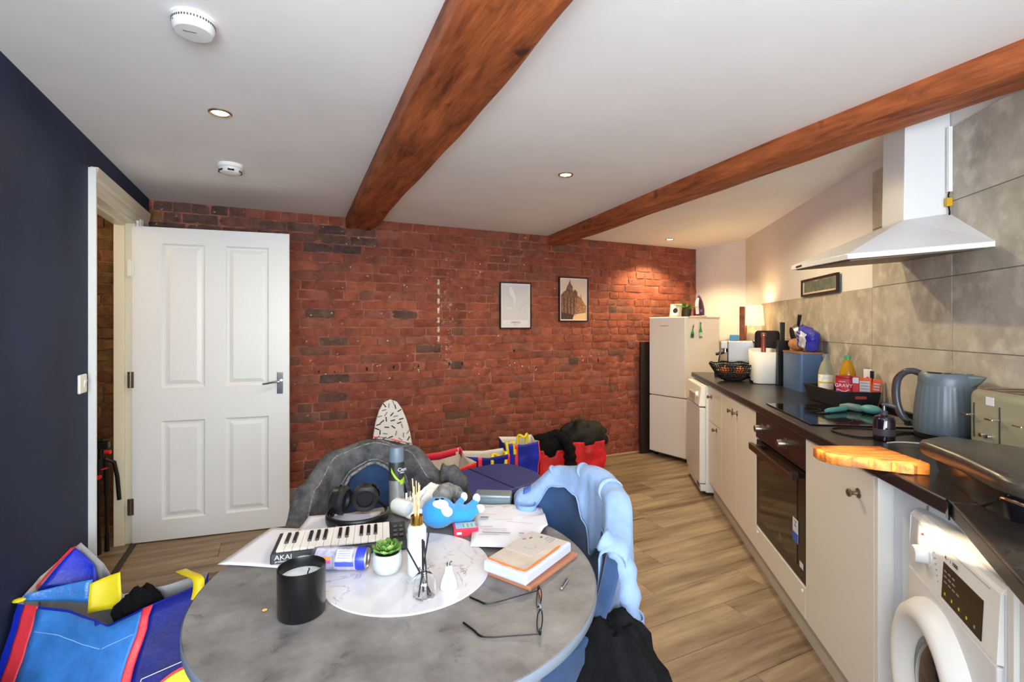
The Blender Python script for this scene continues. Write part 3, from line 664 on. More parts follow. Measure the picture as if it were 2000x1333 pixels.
b = MB(); b.lathe([(.018, 0), (.019, .10), (.016, .22), (.015, .33), (.019, .345), (.019, .362), (0, .366)], 20); b.build('shaft', mat('copper_wood', (150, 78, 56), .3, .3), o)
b = MB(); b.lathe([(.0195, .343), (.0195, .350)], 20, caps=False); b.build('collar', nickel, o)

t = thing('coffee_machine', 'silver and black coffee machine behind the openwork bowl', 'coffee machine', K(3.05, .285), CA-rad(20))
b = MB(); b.bx(-.09, .09, -.15, .045, .05, .30); b.bx(-.09, .09, -.15, -.06, .012, .05); b.build('housing', mat('brushed_silver', (176, 172, 168), .35, .8), t, smooth=0, bevel=.006)
b = MB(); b.bx(-.09, .09, .046, .10, .235, .298); b.build('head', mat('light_silver', (196, 194, 190), .35, .6), t, smooth=0, bevel=.006)
b = MB(); b.bx(-.08, .08, .0455, .05, .06, .23); b.build('front_panel', black_gloss, t, smooth=0)
b = MB(); b.bx(-.085, .085, .05, .15, .0, .04); b.build('drip_tray', black_plastic, t, smooth=0, bevel=.004)
b = MB(); b.cyl((0, .075, .235), (0, .075, .205), .022); g = b.build('brew_head', chrome, t)
b = MB(); b.cyl((0, .08, .20), (0, .15, .185), .011, .014); b.build('portafilter', black_plastic, g)
b = MB(); b.tube([(-.07, .09, .23), (-.075, .11, .18), (-.07, .12, .12)], .005); b.build('steam_wand', chrome, t)
b = MB(); b.ell((.06, .105, .265), (.014, .012, .014)); b.build('knob', chrome, t)
b = MB(); b.bx(-.055, .055, -.035, .035, 0, .048)
tag(b.build('small_box', mat('sky_blue_card', (62, 132, 176), .5), None, smooth=0, bevel=.002, loc=K(3.07, .285, WT+.3005), rz=CA-rad(12)), 'small blue cardboard box lying on top of the coffee machine', 'box')
t = thing('painted_board', 'tall narrow painted board in browns and purple behind the coffee machine', 'ornament', K(3.22, .395), CA-rad(30))
b = MB(); b.bx(-.048, .048, -.02, .02, 0, .592); b.build('board', mat('painted_wood', (150, 84, 46), .6, var=(14, .5), col2=(84, 50, 60)), t, smooth=0, bevel=.006)
b = MB()
for k in range(14):
    a = k*2.4; z = .30+.02*k; b.ell((.022*cos(a), .021, z), (.012+.004*sin(k*3), .002, .016), 8, 6)
stuff(b.build('relief', mat('painted_relief', (176, 130, 84), .6, var=(40, .6), col2=(90, 60, 110)), t))
b = MB(); b.tube([(-.05, .0, .52), (-.06, .01, .53), (-.065, .01, .515)], .003); b.build('hook', brass, t)
lamp = thing('table_lamp', 'lit table lamp with a cream shade and ribbed pale base in the far corner', 'lamp', K(3.26, .475), CA)
b = MB(); b.lathe([(.052, 0), (.062, .02), (.070, .12), (.070, .28), (.064, .35), (.04, .385), (.02, .395), (.012, .41), (.012, .43)], 48, flute=(14, .035)); b.build('base', mat('ribbed_ceramic', (170, 162, 146), .45), lamp, smooth=60)
sh = mat('lampshade_fabric', (250, 226, 178), .8, emit=((255, 206, 140), 1.05))
b = MB(); b.lathe([(.099, .428), (.086, .600)], 48, caps=False); b.build('shade', sh, lamp, solid=.0015)
b = MB(); b.ell((0, 0, .50), (.026, .026, .036)); b.build('bulb', mat('lamp_bulb', (255, 230, 190), .4, emit=((255, 208, 140), 12)), lamp)
b = MB(); b.cyl((0, 0, .43), (0, 0, .468), .013); b.build('holder', brass, lamp)
l = bpy.data.lights.new('lamp_light', 'POINT'); l.energy = 2.6; l.color = (1, .74, .40); l.shadow_soft_size = .03
o = bpy.data.objects.new('lamp_light', l); COL.objects.link(o); o.parent = lamp; o.location = (0, 0, .55)

t = thing('air_fryer', 'dark brown kitchen appliance with a sloping lid behind the white ice bucket', 'appliance', K(2.80, .46), CA-rad(15))
b = MB(); b.hexa([(-.11, -.08, 0), (.11, -.08, 0), (.11, .09, 0), (-.11, .09, 0)], [(-.11, -.08, .395), (.11, -.08, .27), (.11, .09, .27), (-.11, .09, .395)]); b.build('body', mat('dark_brown_plastic', (34, 20, 16), .55, spec=.25), t, smooth=0, bevel=.02, seg=4)
b = MB(); b.ell((.085, .09, .30), (.016, .016, .016)); b.build('knob', chrome, t)
t = thing('knife_block', 'slim black utensil stand with one upright black handle left of the blue bin', 'utensil holder', K(2.475, .46), CA)
b = MB(); b.bx(-.022, .022, -.04, .04, 0, .32); b.build('holder', black_plastic, t, smooth=0, bevel=.004)
b = MB(); b.hexa([(-.010, -.012, .32), (.010, -.012, .32), (.010, .012, .32), (-.010, .012, .32)], [(-.010, -.014, .45), (.018, -.014, .45), (.018, .014, .45), (-.010, .014, .45)]); b.build('handle', black_plastic, t, smooth=0, bevel=.003)

t = thing('bread_bin', 'matt blue storage bin with a wooden rim beside the white ice bucket', 'bin', K(2.09, .43), CA)
def rrect(x0, x1, y0, y1, r, k=5):
    return [(cx_+r*cos(a0+PI/2*j/k), cy_+r*sin(a0+PI/2*j/k)) for cx_, cy_, a0 in ((x1-r, y1-r, 0), (x0+r, y1-r, PI/2), (x0+r, y0+r, PI), (x1-r, y0+r, 1.5*PI)) for j in range(k+1)]
b = MB(); b.prism(rrect(0, .30, -.145, 0, .022), 0, .245); b.build('body', mat('blue_grey_metal', (72, 98, 138), .4), t, smooth=40)
b = MB(); b.prism(rrect(-.004, .304, -.149, .004, .024), .245, .254); b.build('lid', mat('wood_lid', (150, 104, 76), .5, var=(12, .2, (1, 8, 8))), t, smooth=40)
def pillow(name, label, cat, m, loc, rz, sx, sy, sz, seed, tilt=0, nx=20, ny=14, seal=.10, wr=.012):
    b = MB(); b.T = Matrix.Rotation(tilt, 4, 'Y')
    def f(sg):
        def g(u, v):
            x, y = 2*u-1, 2*v-1; e = max(0, (1-abs(x)**4)*(1-abs(y)**4))**.5
            w = wr*nz(x*3, y*3, seed)+wr*.5*nz(x*8, y*8, seed+5)
            return (x*sx*(1-.05*e)+w*.5, sg*(sy*e+w*e), y*sz*(1-.05*e)+w)
        return g
    b.grid(f(1), nx, ny); b.grid(f(-1), nx, ny); return b
bp = thing('bread_bag', 'blue plastic bread bag with a pale label lying on the blue bin', 'bag', K(2.20, .515, WT+.254+.072), CA)
blue_film = mat('blue_film', (34, 36, 140), .25, var=(18, .5), bump=(40, .5), col2=(62, 62, 170))
def bag_surf(sg):
    def g(u, v):
        x, y = 2*u-1, 2*v-1; e = max(0, (1-x**6)*(1-y**6))**.5; w = .010*nz(x*2.2, y*2.2, 3)+.006*nz(x*6, y*6, 8)
        return Matrix.Rotation(rad(-11), 3, 'Y') @ Vector((x*.105*(1+.04*y)+w*.6, sg*(.042*e+w*e), y*.072*(1+.10*x)+w*.7))
    return g
b = MB(); b.grid(bag_surf(1), 24, 18); b.grid(bag_surf(-1), 24, 18); b.build('bag', blue_film, bp, smooth=70, loc=(-.02, 0, .01))
lm = mat('label_silver', (196, 200, 216), .35, var=(34, .3), bump=(50, .5))
b = MB(); b.grid(lambda u, v: Vector(bag_surf(1)(.16+.42*u, .10+.76*v))+Vector((0, .002, 0)), 10, 10); b.build('label', lm, bp, solid=.001, loc=(-.02, 0, .01))
for k in range(5):
    b = MB(); b.grid(lambda u, v: Vector(bag_surf(1)(.66+.26*u+.02*(k % 2), .14+.15*k+.07*v))+Vector((0, .002, 0)), 6, 2); b.build('white_print', mat('film_print', (150, 150, 206), .4, var=(90, .6)), bp, solid=.0008, loc=(-.02, 0, .01))
b = MB(); b.ell((.125, .015, -.03), (.075, .05, .042), M=Matrix.Rotation(rad(-8), 4, 'Y')); lab(b.build('bread', mat('bread_crust', (176, 122, 78), .6, var=(16, .25), bump=(60, .4)), bp), 'brown loaf seen through clear film')
t = thing('steel_scoop', 'steel pan with a black handle standing behind the blue bin', 'pan', K(2.415, .53), CA)
b = MB(); M = Matrix.Translation((.0, .0, .37)) @ Matrix.Rotation(rad(80), 4, 'X'); b.lathe([(.0, -.03), (.05, -.028), (.062, 0), (.066, .004)], 32, M=M, caps=False); b.build('pan', mat('dull_steel', (160, 156, 150), .3, 1), t, solid=.002)
b = MB(); b.cyl((-.02, 0, .40), (-.045, -.005, .50), .009, .013); b.build('handle', black_plastic, t)
b = MB(); b.cyl((0, -.02, 0), (0, -.02, .34), .01); b.build('stand', black_plastic, t)

# black tray with bottles and packets
TR = thing('basket_tray', 'black rectangular basket tray holding oil bottles and packets', 'tray', K(1.42, .37, WT+.007), CA+rad(3))
gm = mat('black_tray', (28, 28, 32), .6, bump=(160, .25))
b = MB(); L_, Wd_ = .36, .188
def tr_loop(e, z): return [(-e, e, z), (L_+e, e, z), (L_+e, -Wd_-e*.4, z), (-e, -Wd_-e*.4, z)]
loft(b, [tr_loop(-.012, 0), tr_loop(.006, .082)]); b.build('tray', gm, TR, smooth=0, solid=.004)
b = MB(); b.bx(-.0040, -.0015, -.128, -.075, .045, .063); lab(b.build('hand_slot', mat('slot_red_glimpse', (178, 60, 56), .6), TR, smooth=0, bevel=.001), 'hand slot showing a red packet behind')
def ktray(s, n): return K(s, n, WT+.0115)
def bottle(name, label, loc, r, h, liquid, cap_m, lab_m, fill):
    t = thing(name, label, 'bottle', loc, CA)
    b = MB(); b.lathe([(r*.8, 0), (r, .012), (r, h*.45), (r*.96, h*.62), (r*.7, h*.78), (r*.34, h*.88), (r*.32, h*.94)], 32); b.build('bottle', liquid, t)
    b = MB(); b.lathe([(r*.42, h*.93), (r*.42, h), (0, h+.001)], 20); b.build('cap', cap_m, t)
    b = MB(); b.lathe([(r*1.01, h*.25), (r*1.01, h*.56)], 32, caps=False); b.build('label', lab_m, t); return t
oil = mat('sunflower_oil', (206, 150, 24), .08, trans=.35, ior=1.4)
bo = mat('clear_plastic', (216, 210, 180), .08, trans=.75, ior=1.2)
t = bottle('cordial_bottle', 'clear bottle with a pale yellow label and lemon print in the black tray', ktray(1.66, .408), .037, .255, bo, mat('cap_grey', (120, 118, 116), .4), mat('label_pale', (226, 222, 206), .5, var=(30, .12)), .4)
b = MB(); b.lathe([(.0376, .095), (.0376, .105)], 32, caps=False); b.build('lemon_band', mat('lemon', (206, 180, 70), .5), t)
b = MB(); b.lathe([(.034, .008), (.035, .04), (.034, .06)], 24); b.build('liquid', mat('pale_juice', (206, 190, 96), .1, trans=.6), t)
bottle('oil_bottle', 'sunflower oil bottle with a green cap at the back of the black tray', ktray(1.60, .49), .039, .25, oil, mat('green_cap', (52, 150, 110), .4), mat('label_yellow', (226, 190, 60), .5, var=(20, .2)), .9)
rd = mat('gravy_red', (176, 28, 48), .45)
t = thing('gravy_tub', 'dark red gravy tub with white lettering at the front of the black tray', 'tub', ktray(1.472, .418), CA+rad(58))
b = MB(); b.prism([(.037*x, .026*y) for x, y in rsq(1, 24)], 0, .142); b.build('tub', rd, t, smooth=40, bevel=.003)
b = MB(); b.prism([(.038*x, .027*y) for x, y in rsq(1, 24)], .142, .155); b.build('lid', mat('lid_red', (150, 20, 36), .4), t, smooth=40, bevel=.002)
text('lettering', 'GRAVY', .024, paper_white, t, (.0, .0266, .105), (PI/2, 0, PI)); text('lettering', 'classic', .012, paper_white, t, (.006, .0266, .126), (PI/2, 0, PI))
b = MB(); b.tube([(-.026+.050*k/8, .0268, .086-.010*sin(PI*k/8)) for k in range(9)], .0016, 6); b.build('swoosh', paper_white, t)
b = MB(); b.lathe([(.006, 0), (.006, .001)], 14, M=Matrix.Translation((.026, .0258, .082)) @ Matrix.Rotation(-PI/2, 4, 'X')); b.build('seal', mat('badge_blue', (80, 130, 200), .5), t)
def packet(name, label, s, n, w, d, h, m, rz=0, tilt=0):
    t = thing(name, label, 'packet', ktray(s, n), CA+rz); b = MB(); b.T = Matrix.Rotation(tilt, 4, 'Y'); b.bx(-w/2, w/2, -d/2, d/2, 0, h); b.build('carton', m, t, smooth=0, bevel=.0015); return t
orange_m = mat('orange_card', (226, 96, 36), .5)
t = packet('stock_packet', 'red and white carton between the gravy tub and the orange boxes', 1.462, .466, .030, .05, .15, mat('carton_red', (196, 36, 46), .5), rad(60))
b = MB(); b.bx(-.015, .015, .0252, .0256, .12, .148); b.build('white_band', paper_white, t, smooth=0)
t = packet('noodle_box', 'orange carton with a white table of print in the black tray', 1.462, .508, .056, .03, .145, orange_m, rad(60))
b = MB(); b.bx(-.022, .020, .0152, .0156, .05, .130); pn = b.build('panel', paper_white, t, smooth=0)
for k in range(5):
    b = MB(); b.bx(-.019, .017, .0156, .0159, .058+.015*k, .062+.015*k); b.build('print_line', grey_ink, pn, smooth=0)
t = packet('spice_box', 'tilted orange carton at the right end of the black tray', 1.462, .550, .038, .022, .14, orange_m, rad(62), rad(-6))
for k in range(3):
    b = MB(); b.T = Matrix.Rotation(rad(-6), 4, 'Y'); b.bx(-.012, .012, .0112, .0116, .085+.014*k, .092+.014*k); b.build('print_line', paper_white, t, smooth=0)
t = packet('white_card_box', 'white carton with a red spot standing at the back of the black tray', 1.525, .552, .036, .012, .185, mat('white_card', (226, 220, 214), .5), rad(50))
b = MB(); b.ell((0, .0062, .14), (.006, .0006, .006)); b.build('spot', rd, t)
packet('slim_black_box', 'thin black carton behind the white one in the black tray', 1.500, .560, .016, .010, .178, black_plastic, rad(50))
# utensils on the hob
teal = mat('teal_plastic', (84, 150, 146), .45); teal_d = mat('teal_grey', (94, 122, 122), .45)
HZ = WT+.0065
p0, p1 = K(1.205, .175, HZ), K(1.335, .40, HZ)
t = thing('kitchen_knife', 'knife with a teal handle lying on the black hob', 'knife', p0, math.atan2((p1-p0).y, (p1-p0).x))
b = MB(); b.prism([(0, .0), (.03, -.012), (.08, -.014), (.085, .008), (.03, .006)], .004, .006); b.build('blade', mat('grey_blade', (120, 116, 112), .25, 1), t, smooth=0)
b = MB(); b.tube([(.07, 0, .010), (.085, 0, .012), (.12, .0, .013), (.20, .004, .014), (.215, .006, .014)], [.008, .011, .012, .012, .008], 12); b.build('handle', teal, t)
p0, p1 = K(1.36, .36, HZ), K(1.22, .45, HZ)
t = thing('folding_peeler', 'teal and grey plastic utensil lying beside the knife on the hob', 'utensil', K(1.36, .37, HZ), math.atan2((p1-p0).y, (p1-p0).x))
b = MB(); b.tube([(-.02, 0, .014), (.02, 0, .020), (.07, .0, .018), (.09, 0, .012)], [.012, .018, .018, .010], 14); b.build('arm', teal_d, t)
b = MB(); b.ell((.125, -.004, .022), (.048, .026, .021)); b.build('head', teal, t)
t = thing('soap_dispenser', 'dark glass soap dispenser with a clear pump in front of the hob', 'dispenser', K(.70, .21), CA)
b = MB(); b.lathe([(.030, 0), (.034, .004), (.034, .075), (.028, .088), (.012, .094)], 32); b.build('bottle', mat('dark_soap', (26, 18, 26), .08, spec=.8), t)
b = MB(); b.lathe([(.012, .094), (.012, .108), (.006, .110), (.005, .128)], 16); h = b.build('pump', mat('clear_pump', (90, 90, 98), .1, .6), t)
b = MB(); b.tube([(.01, .0, .130), (-.01, -.012, .132), (-.028, -.024, .128)], .0055, 8); b.build('spout', mat('clear_spout', (110, 110, 118), .1, .5), h)
b = MB(); b.lathe([(.0345, .02), (.0345, .045)], 32, caps=False); b.build('label', mat('soap_label', (60, 54, 60), .5), t)
b = MB(); pts = [K(.80, .43), K(.86, .37), K(.90, .26), K(.905, .16), K(.87, .105), K(.80, .095), K(.74, .12), K(.72, .16), K(.76, .25), K(.82, .33), K(.84, .40)]
def spline(pts, n=6):
    out = []; P = [pts[0]]+list(pts)+[pts[-1]]
    for i in range(1, len(P)-2):
        for k in range(n):
            t = k/n; a, b_, c, d = P[i-1], P[i], P[i+1], P[i+2]
            out.append(.5*((2*b_)+(c-a)*t+(2*a-5*b_+4*c-d)*t*t+(3*b_-a-3*c+d)*t**3))
    return out+[pts[-1]]
b.tube([p+Vector((0, 0, .004)) for p in spline(pts)], .0035, 8)
tag(b.build('power_cord', black_plastic, None), 'black cord looped on the worktop between the soap dispenser and the kettle', 'cord')
b = MB(); b.tube([p+Vector((0, 0, .0035)) for p in spline([K(.64, .19), K(.66, .25), K(.64, .33), K(.60, .40)])], .003, 8)
tag(b.build('charging_cable', mat('pale_cable', (190, 186, 176), .5), None), 'thin pale cable on the worktop behind the chopping board', 'cable')
# kettle
t = thing('kettle', 'grey ribbed electric kettle with a chrome edged handle on the worktop', 'kettle', K(.785, .462), CA)
kg = mat('kettle_grey', (88, 99, 107), .38)
b = MB(); b.lathe([(.092, .018), (.097, .03), (.095, .10), (.088, .17), (.083, .20)], 96, flute=(30, .012), caps=False); b.build('body', kg, t, smooth=70)
b = MB(); b.lathe([(.0832, .198), (.084, .22), (.080, .240), (.074, .246)], 48); b.build('collar', kg, t)
b = MB(); b.lathe([(.075, .245), (.070, .250), (0, .253)], 48); b.build('lid', chrome, t)
b = MB(); b.lathe([(.090, 0), (.095, .004), (.095, .016), (.088, .018)], 48); b.build('power_base', black_plastic, t)
b = MB(); hx = Vector((.55, .45, 0)).normalized(); hy = Vector((0, 0, 1))
hp = [hx*r+hy*z for r, z in ((.080, .236), (.105, .244), (.13, .238), (.152, .212), (.160, .17), (.158, .12), (.146, .075), (.125, .045), (.095, .035))]
HP = spline(hp, 5); b.tube(HP, .0125, 12); h = b.build('handle', mat('kettle_handle', (66, 66, 74), .3), t)
b = MB(); side = Vector((hx.y, -hx.x, 0)); b.tube([p+side*.0115+hx*.004 for p in HP[2:-3]], .0026, 6); b.build('chrome_edge', chrome, h)
b = MB(); b.tube([p-side*.009+hx*.010 for p in HP[6:-8]], .004, 6); b.build('bronze_back', mat('bronze_back', (110, 70, 56), .3, .6), h)
b = MB(); M = Matrix.Rotation(math.atan2(-hx.y, -hx.x), 4, 'Z'); b.T = M; b.hexa([(.07, -.035, .185), (.07, .035, .185), (.10, .008, .215), (.10, -.008, .215)], [(.07, -.035, .242), (.07, .035, .242), (.118, .008, .238), (.118, -.008, .238)]); b.build('spout', mat('kettle_spout', (86, 100, 98), .35), t, smooth=60, bevel=.006, seg=3)
b = MB(); b.bx(.06, .075, .085, .10, .03, .05); b.build('switch', black_plastic, t, smooth=0)
# toaster
t = thing('toaster', 'olive grey four slice toaster with chrome levers at the right edge', 'toaster', K(.605, .415), CA+PI)
tg = mat('toaster_olive', (150, 146, 122), .3, coat=.3)
b = MB(); b.bx(0, .33, .0, .165, .014, .212); b.build('body', tg, t, smooth=60, bevel=.028, seg=5)
b = MB(); b.bx(.02, .31, .02, .145, .2105, .2135); b.build('top_plate', mat('brushed_top', (190, 160, 130), .3, .9), t, smooth=0)
for k in range(4):
    b = MB(); b.bx(.045+.068*k, .075+.068*k, .03, .135, .2136, .2142); b.build('slot', black_plastic, t, smooth=0)
b = MB(); b.bx(.01, .32, .01, .155, 0, .014); b.build('base', black_plastic, t, smooth=0)
for x in (.034, .142, .25):
    b = MB(); b.bx(x-.004, x+.004, -.0015, .002, .05, .165); tk = b.build('lever_track', mat('track_dark', (60, 58, 50), .4), t, smooth=0, bevel=.0015)
    b = MB(); b.bx(x-.022, x+.012, -.030, -.016, .122, .128); b.bx(x-.002, x+.002, -.018, .0, .122, .128); b.build('lever', chrome, tk, smooth=0, bevel=.002)
for x in (.075, .105):
    for z in (.065, .038):
        b = MB(); b.lathe([(.008, 0), (.008, .004), (.0065, .012), (0, .013)], 18, M=Matrix.Translation((x, .0, z)) @ Matrix.Rotation(PI/2, 4, 'X')); b.build('knob', chrome, t)
b = MB(); b.bx(.085, .118, -.0008, .0002, .165, .192); b.build('sticker', paper_white, t, smooth=0)
b = MB(); b.lathe([(.014, 0), (.016, .01), (.016, .024), (.012, .03)], 20, M=Matrix.Rotation(PI/2, 4, 'Y'))
tag(b.build('plug', mat('black_gold_plug', (30, 26, 22), .2), None, loc=K(.64, .385, WT+.0165), rz=CA), 'black plug with a gold band lying between the kettle and toaster', 'plug')
# chopping board
t = thing('chopping_board', 'wooden chopping board overhanging the worktop edge in the sunlight', 'board', (1.577, 1.009, WT+.0005), rad(-28))
wood = mat('board_wood', (210, 124, 48), .5, var=(7, .3, (1, 9, 9)), bump=(20, .05, (1, 9, 9)))
pl_ = [(.20, -.0), (.0, 0), (-.018, -.012), (-.026, -.05), (-.022, -.09), (.0, -.118), (.046, -.142), (.10, -.172), (.165, -.198), (.20, -.204)]
b = MB(); b.prism(pl_[::-1], 0, .034); b.build('board', wood, t, smooth=0, bevel=.005, seg=3)
g = [Vector((x, y, .0338)) for x, y in ((.19, -.02), (.02, -.02), (.004, -.035), (.0, -.08), (.016, -.10), (.06, -.125), (.12, -.158), (.19, -.18))]
b = MB(); b.tube(spline(g, 4), .004, 8); b.build('juice_groove', mat('groove_wood', (150, 84, 36), .5), t)
for k in range(3):
    b = MB(); b.T = Matrix.Translation((.045+.045*k, -.1432-.018*k-.0085*k, .017)) @ Matrix.Rotation(rad(-28+1.5*k), 4, 'Z'); b.bx(-.02, .02, -.0008, .0004, -.014, .014); b.build('end_grain_block', mat('end_grain', (176, 112, 56), .5, var=(50, .3)), t, smooth=0)
# black grill
t = thing('contact_grill', 'black lidded grill with a wire handle at the right end of the worktop', 'grill', (0, 0, WT))
def rpoly(P, k=4):
    out = []; n = len(P)
    for i in range(n):
        a, b_, c = Vector(P[i-1]), Vector(P[i]), Vector(P[(i+1) % n])
        p = b_+(a-b_)*.22; q = b_+(c-b_)*.22
        for j in range(k+1):
            u = j/k; out.append(tuple(p*(1-u)**2+b_*2*u*(1-u)+q*u*u))
    return out
basep = rpoly([(1.77, .79), (1.52, .605), (1.40, .475), (1.50, .33), (1.80, .56)])[::-1]
lidp = rpoly([(1.66, .775), (1.54, .628), (1.41, .50), (1.385, .44), (1.48, .30), (1.62, .36), (1.82, .57), (1.81, .77)])[::-1]
cx = sum(p[0] for p in basep)/len(basep); cy = sum(p[1] for p in basep)/len(basep)
b = MB(); loft(b, [[(cx+(x-cx)*k, cy+(y-cy)*k, z) for x, y in basep] for k, z in ((.92, .0), (.97, .02), (1, .058))]); b.add([(x, y, .058) for x, y in basep], [tuple(range(len(basep)))]); b.build('base', mat('grill_black', (14, 14, 18), .22), t, smooth=50)
lc = (sum(p[0] for p in lidp)/len(lidp), sum(p[1] for p in lidp)/len(lidp))
b = MB(); L1 = [[(lc[0]+(x-lc[0])*k, lc[1]+(y-lc[1])*k, z) for x, y in lidp] for k, z in ((.97, .060), (1, .066), (1, .082), (.96, .094), (.80, .100))]
loft(b, L1); b.add(L1[-1], [tuple(range(len(lidp)))]); b.build('lid', mat('grill_lid', (58, 52, 44), .28, var=(60, .3), spec=.6), t, smooth=60)
b = MB(); b.tube(spline([Vector(p) for p in ((1.455, .50, .02), (1.425, .505, .045), (1.395, .475, .052), (1.375, .44, .05), (1.40, .43, .03))], 5), .0035, 8); b.build('wire_handle', chrome, t)
# on the fridge
def FR(x, y, z): 
    a = rad(7.7); return Vector((3.603+x*cos(a)-y*sin(a), 3.601+x*sin(a)+y*cos(a), z))
t = thing('photo_frame', 'small cream frame with a round black emblem leaning on the fridge top', 'frame', FR(.10, .20, 1.4475), rad(-72))
b = MB(); b.T = Matrix.Rotation(rad(-10), 4, 'X'); b.bx(-.062, .062, 0, .014, 0, .135); b.build('frame', mat('cream_frame', (206, 190, 166), .5), t, smooth=0, bevel=.002)
b = MB(); b.T = Matrix.Rotation(rad(-10), 4, 'X'); b.bx(-.048, .048, -.0012, .0, .014, .121); b.build('mount', paper_white, t, smooth=0)
b = MB(); b.T = Matrix.Rotation(rad(-10), 4, 'X'); b.lathe([(.026, 0), (.026, .001)], 28, M=Matrix.Translation((0, -.0012, .065)) @ Matrix.Rotation(PI/2, 4, 'X')); b.bx(-.02, .02, -.0026, -.0022, .062, .068); b.build('emblem', ink, t, smooth=0)
t = thing('potted_plant', 'small leafy green plant in a dark pot on the fridge top', 'plant', FR(.20, .14, 1.4475))
b = MB(); b.lathe([(.042, 0), (.055, .075), (.05, .075), (.046, .06)], 28); b.build('pot', mat('dark_pot', (44, 46, 40), .5), t)
leafm = [mat('leaf_green', (74, 110, 46), .5), mat('leaf_yellow_green', (140, 156, 70), .5)]
def leaf(parent, base, d, L, w, m, droop=.3, name='leaf'):
    d = Vector(d).normalized(); s = d.cross(Vector((0, 0, 1))).normalized(); up = s.cross(d)
    b = MB(); b.grid(lambda u, v: tuple(Vector(base)+d*L*v+s*w*(u-.5)*2*sin(PI*min(1, v*.92+.06))**.8+up*(-droop*L*v*v+.15*w*abs(u-.5)*4)), 2, 6); return b.build(name, m, parent, smooth=80, solid=.0012)
for k in range(16):
    a = k*2.4+.3; el = .25+.9*((k*7) % 10)/10; leaf(t, (.015*cos(a), .015*sin(a), .07+.006*(k % 5)), (cos(a), sin(a), el), .09+.05*((k*3) % 7)/7, .019, leafm[k % 3 == 0], .35)
t = thing('clothes_iron', 'purple and white steam iron standing upright on the fridge', 'iron', FR(.30, .06, 1.4475), rad(-55))
ip = mat('iron_purple', (74, 22, 62), .3); iw = mat('iron_white', (236, 226, 226), .35)
b = MB(); sole = [(-.055, 0), (-.052, .07), (-.038, .14), (-.015, .195), (0, .215), (.015, .195), (.038, .14), (.052, .07), (.055, 0)]
b.hexa([(x, .0, z+.012) for x, z in sole], [(x, .008, z+.012) for x, z in sole]); lab(b.build('soleplate', mat('sole_pink', (180, 110, 130), .3, .6), t, smooth=0), 'pinkish metal soleplate')
b = MB(); b.hexa([(x*.96, -.008, z*.98+.012) for x, z in sole], [(x*.96, 0, z*.98+.012) for x, z in sole]); b.hexa([(x*.62, -.045, z*.86+.012) for x, z in sole], [(x*.96, -.008, z*.98+.012) for x, z in sole]); b.build('body', ip, t, smooth=0, bevel=.004)
b = MB(); b.tube([(0, -.046, .185), (-.005, -.075, .16), (-.006, -.085, .10), (-.004, -.07, .03)], [.010, .016, .017, .018], 12); b.build('handle', iw, t)
b = MB(); b.bx(-.075, .075, -.085, .012, 0, .012); b.build('heel', mat('iron_heel', (216, 196, 186), .4), t, smooth=0, bevel=.004)
b = MB(); b.ell((.028, -.05, .06), (.012, .008, .016)); b.build('dial', mat('iron_lilac', (130, 110, 170), .3), t)
# bottle magnets on the fridge side
gg = mat('bottle_green', (30, 150, 70), .2)
for (x, z, h, tilt, lb) in ((.10, 1.235, .115, 8, 'short green bottle magnet with a ring, left on the fridge side'), (.235, 1.235, .155, 0, 'taller green bottle magnet, right on the fridge side')):
    t = thing('bottle_magnet', lb, 'magnet', FR(x, -.008, z), rad(7.7), 'green bottle magnets on the fridge')
    b = MB(); M = Matrix.Rotation(rad(tilt), 4, 'Y') @ Matrix.Diagonal((1, .4, 1, 1)); b.lathe([(.019, 0), (.021, .004), (.021, h*.45), (.009, h*.65), (.007, h*.95), (0, h)], 24, M=M); b.build('bottle', gg, t)
    b = MB(); b.lathe([(.0213, h*.10), (.0213, h*.36)], 24, M=M, caps=False); b.build('label', mat('magnet_label', (190, 206, 180) if tilt == 0 else (30, 60, 44), .5), t)
    b = MB(); b.lathe([(.0085, h*.9), (.0085, h*1.01)], 12, M=M); b.build('cap', mat('cap_green', (16, 80, 40), .3), t)
    if tilt:
        b = MB(); b.tube([(.018+.008*cos(a*PI/8), -.004, h+.008+.010*sin(a*PI/8)) for a in range(16)], .0018, 6, closed=True); b.build('ring', gold, t)
# ================================================================ THE TABLE AND WHAT LIES ON IT
TC = Vector((.287, 1.198, 0)); TZ = .75
conc = mat('grey_stone_laminate', (132, 129, 126), .48, spec=.3, var=(8, .30), bump=(24, .03), col2=(94, 90, 88))
tb = thing('round_table', 'round grey stone-look dining table on a black pedestal', 'table', TC)
def table_mat():
    m = conc; n = m.node_tree.nodes; L = m.node_tree.links; b = n['Principled BSDF']
    src = b.inputs['Base Color'].links[0].from_socket
    tc = n.new('ShaderNodeTexCoord'); t = n.new('ShaderNodeTexNoise'); t.inputs['Scale'].default_value = 16; t.inputs['Detail'].default_value = 9; t.inputs['Roughness'].default_value = .75; t.inputs['Distortion'].default_value = .8
    L.new(tc.outputs['Object'], t.inputs['Vector']); r = n.new('ShaderNodeValToRGB'); e = r.color_ramp.elements
    e[0].position = .31; e[0].color = (.06, .055, .05, 1); e[1].position = .42; e[1].color = (1, 1, 1, 1); L.new(t.outputs['Fac'], r.inputs['Fac'])
    mx = n.new('ShaderNodeMix'); mx.data_type = 'RGBA'; mx.blend_type = 'MULTIPLY'; mx.inputs['Factor'].default_value = .55
    L.new(src, mx.inputs['A']); L.new(r.outputs['Color'], mx.inputs['B']); L.new(mx.outputs['Result'], b.inputs['Base Color'])
table_mat()
b = MB(); b.lathe([(0, TZ-.024), (.457, TZ-.024), (.459, TZ-.022), (.459, TZ-.002), (.457, TZ), (0, TZ)], 128, caps=False); b.build('tabletop', conc, tb, smooth=30)
